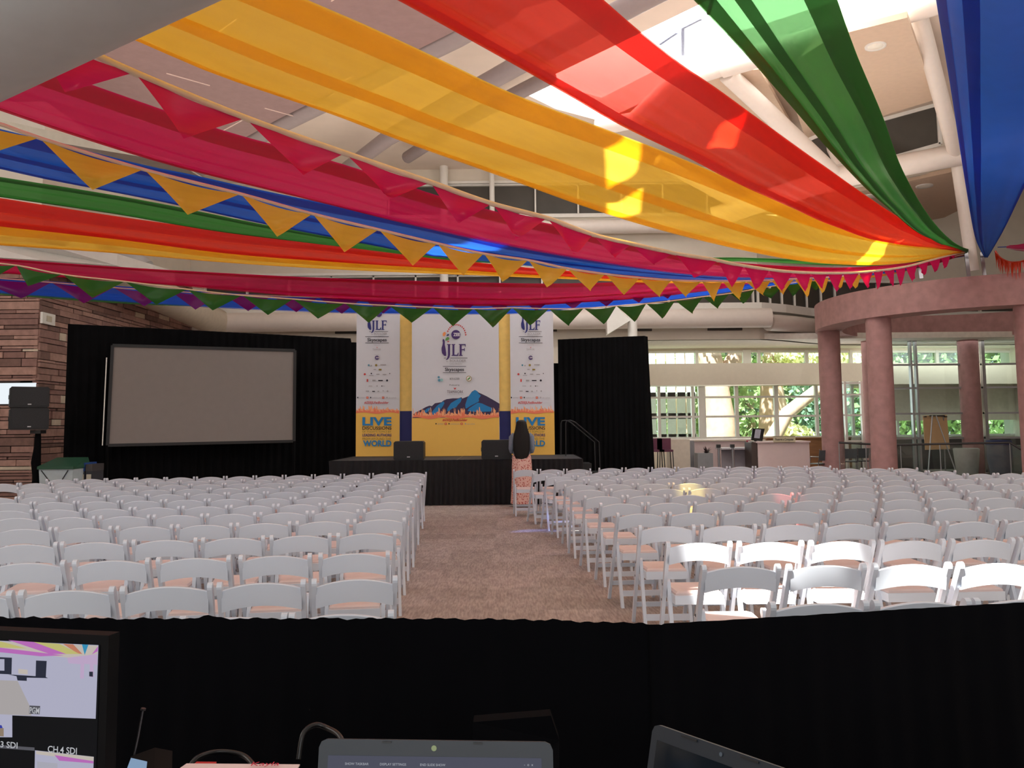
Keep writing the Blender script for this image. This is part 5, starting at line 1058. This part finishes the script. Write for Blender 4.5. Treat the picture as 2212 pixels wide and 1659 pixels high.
def screen_text(root, body, O, ex, ez, x, z, h, m_, name='lettering', bold=0.0, wfit=None):
    c = bpy.data.curves.new('t', 'FONT'); c.body = body; c.offset = bold; c.resolution_u = 3
    o = bpy.data.objects.new('t', c); COL.objects.link(o); bpy.context.view_layer.update()
    me = bpy.data.meshes.new_from_object(o.evaluated_get(bpy.context.evaluated_depsgraph_get())); bpy.data.objects.remove(o)
    vs = np.array([v.co[:] for v in me.vertices]); mn, mx = vs[:, 0].min(), vs[:, 0].max(); s_ = h / .7; sx_ = (wfit / (mx - mn)) if wfit else s_
    nrm = ex.cross(ez); nrm = nrm if nrm.y < 0 else -nrm
    q = MB(); q.add([O + ex * (x + (v[0] - mn) * sx_) + ez * (z + v[1] * s_) + nrm * .0026 for v in vs], [list(p.vertices) for p in me.polygons]); return wpart(root, q, name, m_, recalc=False)
# laptop in the middle
Yl = 1.38; a, b = P(690, 1596, Yl), P(1194, 1603, Yl)
e = empty('laptop', ((a.x + b.x) / 2, Yl, .742), 'open dark laptop at the bottom centre with a presenter view', 'laptop')
ex = (b - a).normalized(); ez = Vector((0, -.20, -1)).normalized() * -1; ez = Vector((0, .22, .975)).normalized(); w = (b - a).length; hh = (a.z - .76) / ez.z; O = a - ez * hh
q = MB(); rr_ = .012; pr = [(0, 0), (w, 0), (w, hh - rr_), (w - rr_ * .3, hh - rr_ * .3), (w - rr_, hh), (rr_, hh), (rr_ * .3, hh - rr_ * .3), (0, hh - rr_)]
nn_ = ex.cross(ez); nn_ = nn_ if nn_.y > 0 else -nn_
q.prism([O + ex * x + ez * z for x, z in pr], nn_ * .008); wpart(e, q, 'lid', FRM)
def LR(x0, z0, x1, z1, lift): return [O + ex * x + ez * z - nn_ * lift for x, z in ((x0, z0), (x1, z0), (x1, z1), (x0, z1))]
q = MB(); q.flat(LR(.015, .02, w - .018, hh - .023, .001)); wpart(e, q, 'screen', glow('screen_slate', (84, 86, 102), .75), recalc=False)
q = MB(); q.flat(LR(.028, .04, w * .72, hh - .062, .002)); wpart(e, q, 'slide', glow('screen_white', (210, 216, 224), .8), recalc=False)
WT = glow('screen_text', (190, 194, 204), .75)
for t_, x, z, h_ in (('SHOW TASKBAR', .042, hh - .036, .0034), ('DISPLAY SETTINGS', .096, hh - .036, .0034), ('END SLIDE SHOW', .158, hh - .036, .0034), ('11:50:02  II', .03, hh - .057, .005), ('7:15 AM', w * .585, hh - .0545, .005), ('Next slide', w * .66, hh - .0545, .005), ('-  o  x', w - .045, hh - .034, .004)): screen_text(e, t_, O, ex, ez, x, z, h_, WT)
q = MB(); q.lathe([(.001, -.001), (.0045, -.001), (.0045, 0)], (0, 0, 0), 14); q2 = MB(); c_ = O + ex * (w * .492) + ez * (hh - .011) - nn_ * .0015; q2.flat([c_ + ex * .0042 * math.cos(t * PI / 8) + ez * .0042 * math.sin(t * PI / 8) for t in range(16)]); wpart(e, q2, 'webcam', glow('webcam_glint', (150, 160, 120), .8), recalc=False)
for x in (.27, .66): q = MB(); q.prism([O + ex * (w * x) + ez * (hh - .002) - nn_ * .001, O + ex * (w * x + .014) + ez * (hh - .002) - nn_ * .001, O + ex * (w * x + .014) + ez * (hh - .0045) - nn_ * .001, O + ex * (w * x) + ez * (hh - .0045) - nn_ * .001], -nn_ * .002); wpart(e, q, 'rubber_pad', BLACKP)
q = MB(); q.box(a.x, b.x, Yl - .29, Yl - .03, .742, .76); wpart(e, q, 'base', FRM); q = MB(); q.box(a.x + .02, b.x - .02, Yl - .18, Yl - .06, .76, .763); wpart(e, q, 'keyboard', BLACKP)
# laptop at the right, turned
a, b = P(1411, 1562, 1.42), P(1830, 1664, 1.16)
e = empty('laptop', ((a.x + b.x) / 2, (a.y + b.y) / 2, .742), 'dark switched-off laptop turned sideways at the bottom right', 'laptop')
ex = Vector((b.x - a.x, b.y - a.y, 0)).normalized(); w = .39; tz = .25; back = Vector((-ex.y, ex.x, 0)); back = back if back.y > 0 else -back
ez = (Vector((0, 0, 1)) + back * tz).normalized(); hh = (a.z - .76) / ez.z; O = a - ez * hh; nn_ = ex.cross(ez); nn_ = nn_ if nn_.y > 0 else -nn_
q = MB(); pr = [(0, 0), (w, 0), (w, hh - rr_), (w - rr_ * .3, hh - rr_ * .3), (w - rr_, hh), (rr_, hh), (rr_ * .3, hh - rr_ * .3), (0, hh - rr_)]
q.prism([O + ex * x + ez * z for x, z in pr], nn_ * .008); wpart(e, q, 'lid', FRM)
q = MB(); q.flat(LR(.013, .02, w - .016, hh - .022, .001)); wpart(e, q, 'screen', mat('screen_off', (18, 26, 34), 0.12), recalc=False)
q = MB(); c_ = O + ex * (.135) + ez * (hh - .010) - nn_ * .0015; q.flat([c_ + ex * .003 * math.cos(t * PI / 8) + ez * .003 * math.sin(t * PI / 8) for t in range(16)]); wpart(e, q, 'webcam', mat('lens_grey', (90, 100, 110), 0.2), recalc=False)
for x in (.06, .17): q = MB(); q.prism([O + ex * x + ez * (hh - .002) - nn_ * .001, O + ex * (x + .03) + ez * (hh - .002) - nn_ * .001, O + ex * (x + .03) + ez * (hh - .005) - nn_ * .001, O + ex * x + ez * (hh - .005) - nn_ * .001], -nn_ * .0015); wpart(e, q, 'rubber_pad', BLACKP)
q = MB(); c0_ = Vector((O.x, O.y, 0)); pl = [c0_, c0_ + ex * w, c0_ + ex * w - back * .26, c0_ - back * .26]; q.prism([(p.x, p.y, .742) for p in pl], (0, 0, .018)); wpart(e, q, 'base', FRM)
# multiview monitor at the left
Ym = 1.16; tr_ = P(235, 1373, Ym); tl_ = P(0, 1357, Ym * 1.03); ex = Vector((tr_.x - tl_.x, tr_.y - tl_.y, 0)).normalized(); w = .56; hh = tr_.z - .83; ez = Vector((0, 0, 1)); O = tr_ - ex * w - ez * hh; nn_ = ex.cross(ez); nn_ = nn_ if nn_.y > 0 else -nn_
e = empty('video_monitor', (O.x + .28, O.y, .742), 'black monitor at lower left showing several camera pictures of the hall', 'monitor')
q = MB(); q.prism([O, O + ex * w, O + ex * w + ez * hh, O + ez * hh], nn_ * .022); wpart(e, q, 'housing', mat('gloss_black', (6, 6, 8), 0.5, spec=.15))
q = MB(); q.prism([O + ex * .2 - nn_ * -.01 + ez * -.08, O + ex * .36 + nn_ * .01 + ez * -.08, O + ex * .36 + nn_ * .01, O + ex * .2 + nn_ * .01], nn_ * .03); q.box(O.x + .12, O.x + .44, O.y - .08, O.y + .14, .742, .752); wpart(e, q, 'stand', BLACKP)
q = MB(); q.flat([O + ex * x + ez * z - nn_ * .0008 for x, z in ((.012, .015), (w - .012, .015), (w - .012, hh - .012), (.012, hh - .012))]); scr = wpart(e, q, 'screen', glow('screen_black', (10, 11, 16), .6), recalc=False)
def MP(px, py):   # monitor plane coordinates from its own corner
    d = ray(px, py); t = (O - CAM).dot(nn_) / d.dot(nn_); v = CAM + d * t - O; return v.dot(ex), v.dot(ez)
def patch(name, pts, m_, lift): q = MB(); q.flat([O + ex * x + ez * z - nn_ * lift for x, z in (MP(*p) for p in pts)]); return wpart(e, q, name, m_, recalc=False)
G = lambda n_, c_: MATS.get('g_' + n_) or glow('g_' + n_, c_, .72)
LAV, LIL = G('lav', (196, 196, 220)), G('lil', (212, 186, 222))
patch('program_picture', [(-260, 1372), (214, 1393), (208, 1552), (-260, 1533)], LAV, .0012)
patch('picture_floor', [(-60, 1466), (40, 1470), (68, 1528), (70, 1545), (-160, 1535)], G('aisle', (190, 184, 184)), .0016)
patch('picture_ceiling', [(-260, 1374), (213, 1394), (212, 1418), (150, 1420), (0, 1404), (-260, 1392)], G('cream', (216, 206, 196)), .0016)
patch('picture_fabric', [(20, 1382), (75, 1386), (145, 1412), (110, 1412)], G('mag', (206, 120, 206)), .0018); patch('picture_fabric', [(75, 1386), (130, 1390), (175, 1412), (145, 1412)], G('yel', (214, 208, 130)), .0018)
patch('picture_fabric', [(138, 1390), (160, 1391), (180, 1412), (170, 1411)], G('org', (216, 140, 110)), .0018); patch('picture_fabric', [(179, 1391), (193, 1392), (185, 1414)], G('cyan', (60, 160, 206)), .0018); patch('picture_fabric', [(214, 1395), (213, 1406), (200, 1413)], G('mag', (206, 120, 206)), .0018)
patch('picture_fabric', [(-100, 1396), (0, 1398), (140, 1415), (90, 1417), (0, 1408), (-100, 1402)], G('mag', (206, 120, 206)), .0017); patch('picture_fabric', [(-60, 1382), (0, 1384), (60, 1400), (0, 1398), (-60, 1392)], G('yel', (214, 208, 130)), .0017)
DK = G('dk', (44, 48, 66))
patch('picture_drape', [(-60, 1416), (28, 1420), (27, 1456), (-60, 1452)], DK, .0018); patch('picture_screen', [(-50, 1422), (12, 1423), (12, 1448), (-50, 1446)], LAV, .002)
patch('picture_drape', [(80, 1426), (103, 1427), (101, 1464), (79, 1463)], DK, .0018); patch('picture_stage', [(20, 1456), (100, 1461), (106, 1464), (60, 1463), (60, 1470), (40, 1469), (38, 1460)], DK, .0018); patch('picture_banner', [(42, 1444), (62, 1446), (62, 1456), (42, 1454)], G('cream', (216, 206, 196)), .0019)
patch('picture_rotunda', [(147, 1420), (212, 1412), (212, 1436), (204, 1434), (204, 1462), (196, 1462), (196, 1434), (184, 1433), (183, 1465), (175, 1465), (176, 1434), (150, 1432)], LIL, .0017); patch('picture_speaker', [(195, 1450), (203, 1450), (203, 1461), (195, 1460)], DK, .002)
patch('program_tag', [(66, 1523), (89, 1524), (88, 1542), (65, 1541)], G('grey', (96, 96, 104)), .0018)
def mtext(body, px, py, h, wpx, m_): x, z = MP(px, py); x2, _ = MP(px + wpx, py); x3, z3 = MP(px, py - h); screen_text(e, body, O, ex, ez, x, z, z3 - z, m_, bold=.012, wfit=x2 - x)
WTX = G('wt', (206, 208, 214))
mtext('PGM', 67, 1539, 13, 21, WTX); mtext('.3 SDI', 0, 1612, 13, 41, WTX); mtext('CH.4 SDI', 106, 1623, 14, 63, WTX)
patch('camera_picture', [(-200, 1528), (28, 1541), (28, 1592), (-200, 1590)], LAV, .0012); patch('picture_easel', [(-20, 1572), (10, 1572), (10, 1590), (-20, 1588)], G('tan', (160, 140, 120)), .0016); patch('picture_blue', [(-10, 1562), (6, 1566), (8, 1572), (-10, 1572)], G('bl', (60, 70, 180)), .0018)
patch('tag_bar', [(-60, 1604), (76, 1614), (76, 1621), (-60, 1611)], G('grey', (96, 96, 104)), .0012); patch('camera_picture', [(77, 1620), (204, 1634), (202, 1690), (76, 1676)], LAV, .0012); patch('picture_fabric', [(80, 1621), (204, 1634), (204, 1644), (80, 1628)], G('cream', (216, 206, 196)), .0016); patch('picture_fabric', [(120, 1630), (204, 1643), (204, 1648), (130, 1642)], G('mag', (206, 120, 206)), .0018); patch('picture_screen', [(82, 1644), (126, 1648), (126, 1690), (82, 1690)], G('pale', (190, 190, 204)), .0016)
# small device with antenna
e = empty('radio_receiver', (P(300, 1650, 1.35).x, 1.35, .742), 'small dark wireless receiver with one thin antenna and a lit display', 'receiver')
c_ = P(268, 1660, 1.30); t_ = P(282, 1634, 1.33); u_ = P(322, 1641, 1.36); v_ = P(322, 1662, 1.33)
q = MB(); q.prism([(c_.x, c_.y, .744), (v_.x, v_.y, .744), (u_.x, u_.y, u_.z), (t_.x, t_.y, t_.z)], (.022, .035, .0)); wpart(e, q, 'case', mat('case_brown', (24, 17, 15), 0.6, spec=.2))
q = MB(); q.flat([P(274, 1661, 1.30), P(283, 1637, 1.322), P(318, 1645, 1.35), P(316, 1664, 1.33)]); wpart(e, q, 'display', glow('device_glow', (150, 180, 214), .7), recalc=False)
q = MB(); q.tube([P(290, 1632, 1.36), P(299, 1590, 1.37), P(309, 1534, 1.38)], .0018, 6); q.tube([P(309, 1534, 1.38), P(310, 1530, 1.38)], .004, 8); wpart(e, q, 'antenna', mat('antenna_grey', (70, 68, 72), 0.3, .5))
# paper sheet and red folder
pz = .958; Bk = [PZ(a_, b_, pz) for a_, b_ in ((403, 1649), (648, 1651))]
e = tag(MB().build('paper_sheet', mat('paper_pink', (236, 210, 208), 0.8)), 'pale pink sheet with handwriting at the bottom edge', 'paper')
q = MB(); q.prism([Bk[0], Bk[1], Bk[1] + Vector((.0, -.16, 0)), Bk[0] + Vector((-.03, -.16, 0))], (0, 0, -.002)); me = q.build('tmp', MATS['paper_pink']); e.data = me.data; bpy.data.objects.remove(me)
screen_text(e, 'Kayla', PZ(540, 1660, pz) + Vector((0, .0026, .0008)), Vector((1, 0, 0)), Vector((0, .999, .02)).normalized(), 0.0, 0, .016, ink('pen_red', (200, 40, 70)))
q = MB(); r0, r1 = PZ(425, 1645, pz - .006), PZ(468, 1645.5, pz - .006); q.prism([r0, r1, r1 + Vector((0, -.1, 0)), r0 + Vector((-.01, -.1, 0))], (0, 0, -.004)); tag(q.build('red_folder', mat('folder_red', (190, 40, 40), 0.6)), 'red folder corner under the pale pink sheet', 'folder')
q = MB(); q.box(Bk[0].x - .02, Bk[1].x, Bk[0].y - .22, Bk[0].y - .002, .742, pz - .0125); tag(q.build('equipment_case', BLACKV), 'black equipment case under the papers', 'case')
CBL = mat('cable_black', (22, 22, 24), 0.35)
for pts, lab in (([(405, 1668, 1.7), (425, 1638, 1.72), (470, 1624, 1.75), (520, 1630, 1.75), (545, 1650, 1.72), (552, 1672, 1.7)], 'black cable loop behind the pale pink sheet'), ([(645, 1640, 1.7), (655, 1585, 1.72), (680, 1566, 1.74), (705, 1572, 1.74), (735, 1592, 1.7), (750, 1640, 1.66)], 'black cable arching behind the left corner of the centre laptop')):
    C_ = crom([P(*p) for p in pts], 30); q = MB(); q.tube(C_, .005, 8); tag(q.build('cable', CBL), lab, 'cable', 'black cables on the control table')
q = MB(); pts = [P(1022, 1560, 1.75), P(1190, 1546, 1.8), P(1208, 1600, 1.8), P(1208, 1700, 1.7), P(1022, 1700, 1.7)]; q.prism(pts, (0, .04, 0)); tag(q.build('dark_panel', BLACKV), 'dark flat panel standing behind the centre laptop', 'panel')
for a_, b_ in (((1022, 1700), None),): pass

# ================================================================== OUTSIDE
def leafm(name, rgb):
    M = bpy.data.materials.new(name); M.use_nodes = True; n = M.node_tree.nodes; l = M.node_tree.links; n.remove(n['Principled BSDF'])
    d = n.new('ShaderNodeBsdfDiffuse'); t = n.new('ShaderNodeBsdfTranslucent'); mx = n.new('ShaderNodeMixShader'); mx.inputs[0].default_value = .35
    nz = n.new('ShaderNodeTexNoise'); nz.inputs['Scale'].default_value = .9; r_ = n.new('ShaderNodeValToRGB'); c = lin(rgb); r_.color_ramp.elements[0].color = tuple(v * .6 for v in c[:3]) + (1,); r_.color_ramp.elements[1].color = tuple(min(1, v * 1.5) for v in c[:3]) + (1,)
    tc_ = n.new('ShaderNodeTexCoord'); l.new(tc_.outputs['Object'], nz.inputs['Vector']); l.new(nz.outputs[0], r_.inputs[0]); l.new(r_.outputs[0], d.inputs[0]); l.new(r_.outputs[0], t.inputs[0]); l.new(d.outputs[0], mx.inputs[1]); l.new(t.outputs[0], mx.inputs[2]); l.new(mx.outputs[0], n['Material Output'].inputs[0]); return M
LEAF = [leafm('leaf_green', (176, 196, 140)), leafm('leaf_yellow', (224, 222, 170)), leafm('leaf_dark', (128, 160, 136))]
BARK = mat('bark', (200, 164, 144), .95, var=.2, scale=3, bump=.5)
q = MB(); q.box(-30, 60, 31.6, 100, -.3, -.2); o = q.build('ground_outside', mat('lawn', (130, 140, 96), .95, var=.15, scale=.6)); o['kind'] = 'structure'
def tree(x, y, trunk, crown, leaf, lab, seed, n=1500, s_=.2):
    e = empty('leafy_tree', (x, y, -.2), lab, 'tree', 'trees outside the windows'); rnd = random.Random(seed)
    for pts, r_ in trunk: q = MB(); q.smooth = True; q.tube([(a, b, c) for a, b, c in pts], r_, 14); q.build('trunk', BARK, e)
    q = MB()
    for (cx_, cy_, cz, rx, rz) in crown:
        for i in range(n * 2 // len(crown)):
            v = Vector((rnd.gauss(0, 1), rnd.gauss(0, 1), rnd.gauss(0, 1))).normalized() * rnd.uniform(.5, 1) ; c = Vector((cx_ + v.x * rx, cy_ + v.y * rx, cz + v.z * rz))
            a = Vector((rnd.uniform(-1, 1), rnd.uniform(-1, 1), rnd.uniform(-1, 1))).normalized() * s_ * rnd.uniform(.5, 1); b = a.cross(Vector((rnd.uniform(-1, 1), rnd.uniform(-1, 1), rnd.uniform(-1, 1)))).normalized() * s_ * .5
            q.add([c - a, c + b, c + a, c - b], [(0, 1, 2, 3)])
    q.build('foliage', leaf, e, recalc=False)
def X_(px, Y): return P(px, 880, Y).x
tree(X_(1550, 36), 36, [([(0, 0, 0), (.1, 0, 2), (-.2, 0, 4), (-.6, .2, 6.5)], [.75, .6, .55, .4]), ([(.1, 0, 3.2), (.9, .2, 4.6), (1.3, .3, 6.5)], [.4, .35, .25])], [(0, 0, 8, 3, 1.8), (-3, 1, 4.2, 1.6, 1.0)], LEAF[1], 'thick pale trunk tree seen in the second lower window', 1, 1400)
tree(X_(1662, 38), 38, [([(.5, 0, 0), (.2, 0, 1.6), (.1, 0, 4), (.5, 0, 7)], [1.0, .7, .4, .3])], [(0, 1, 7.5, 3.2, 2.0), (-2, 3, 3.6, 2.2, 1.6)], LEAF[0], 'tree with a flared sunlit trunk in the third lower window', 2, 1800)
tree(X_(1700, 35), 35, [([(-.9, 0, .6), (0, 0, 2.1), (1.2, 0, 3.0), (2.6, .2, 3.3), (4.2, .3, 3.2)], [.34, .28, .24, .2, .15])], [(2.0, 2.4, 4.6, 2.2, .9), (1, 3, .9, 1.2, .8)], LEAF[1], 'low tree with a branch bending right in the fourth lower window', 3, 1500)
tree(X_(1475, 38), 38, [([(0, 0, 0), (.1, 0, 3), (-.4, 0, 6)], [.5, .4, .35])], [(0, 2, 6.3, 3, 2.2), (1, 3, 2.6, 2.0, 1.8)], LEAF[0], 'tree seen in the left end of the upper window band', 4, 1800)
for i, (px, Y, lf) in enumerate(((1440, 46, 0), (1530, 48, 2), (1620, 47, 0), (1720, 49, 2), (1800, 46, 2), (1900, 45, 0), (1990, 47, 2), (2080, 45, 0), (2170, 47, 2), (2270, 46, 0))):
    tree(X_(px, Y), Y, [([(0, 0, 0), (0, 0, 4)], [.3, .25])], [(0, 0, 3.2, 3.2, 3.0), (0.5, 0, 7.6, 3.4, 2.4)], LEAF[lf], 'background tree beyond the window glass, %s along the tree line from the left' % NTH[i], 20 + i, 1900, .27)
q = MB()
a, b = P(1400, 900, 33), P(1506, 900, 33)
for i in range(5): xx = a.x + (b.x - a.x) * (i + .05) / 5; q.box(xx, xx + .30, 33, 33.2, -.2, 4.4)
for z in (.9, 1.7, 2.5): q.box(a.x, b.x, 33.0, 33.2, z, z + .22)
tag(q.build('garden_lattice', mat('lattice_white', (240, 238, 232), .7)), 'white lattice outside the first lower window', 'lattice')
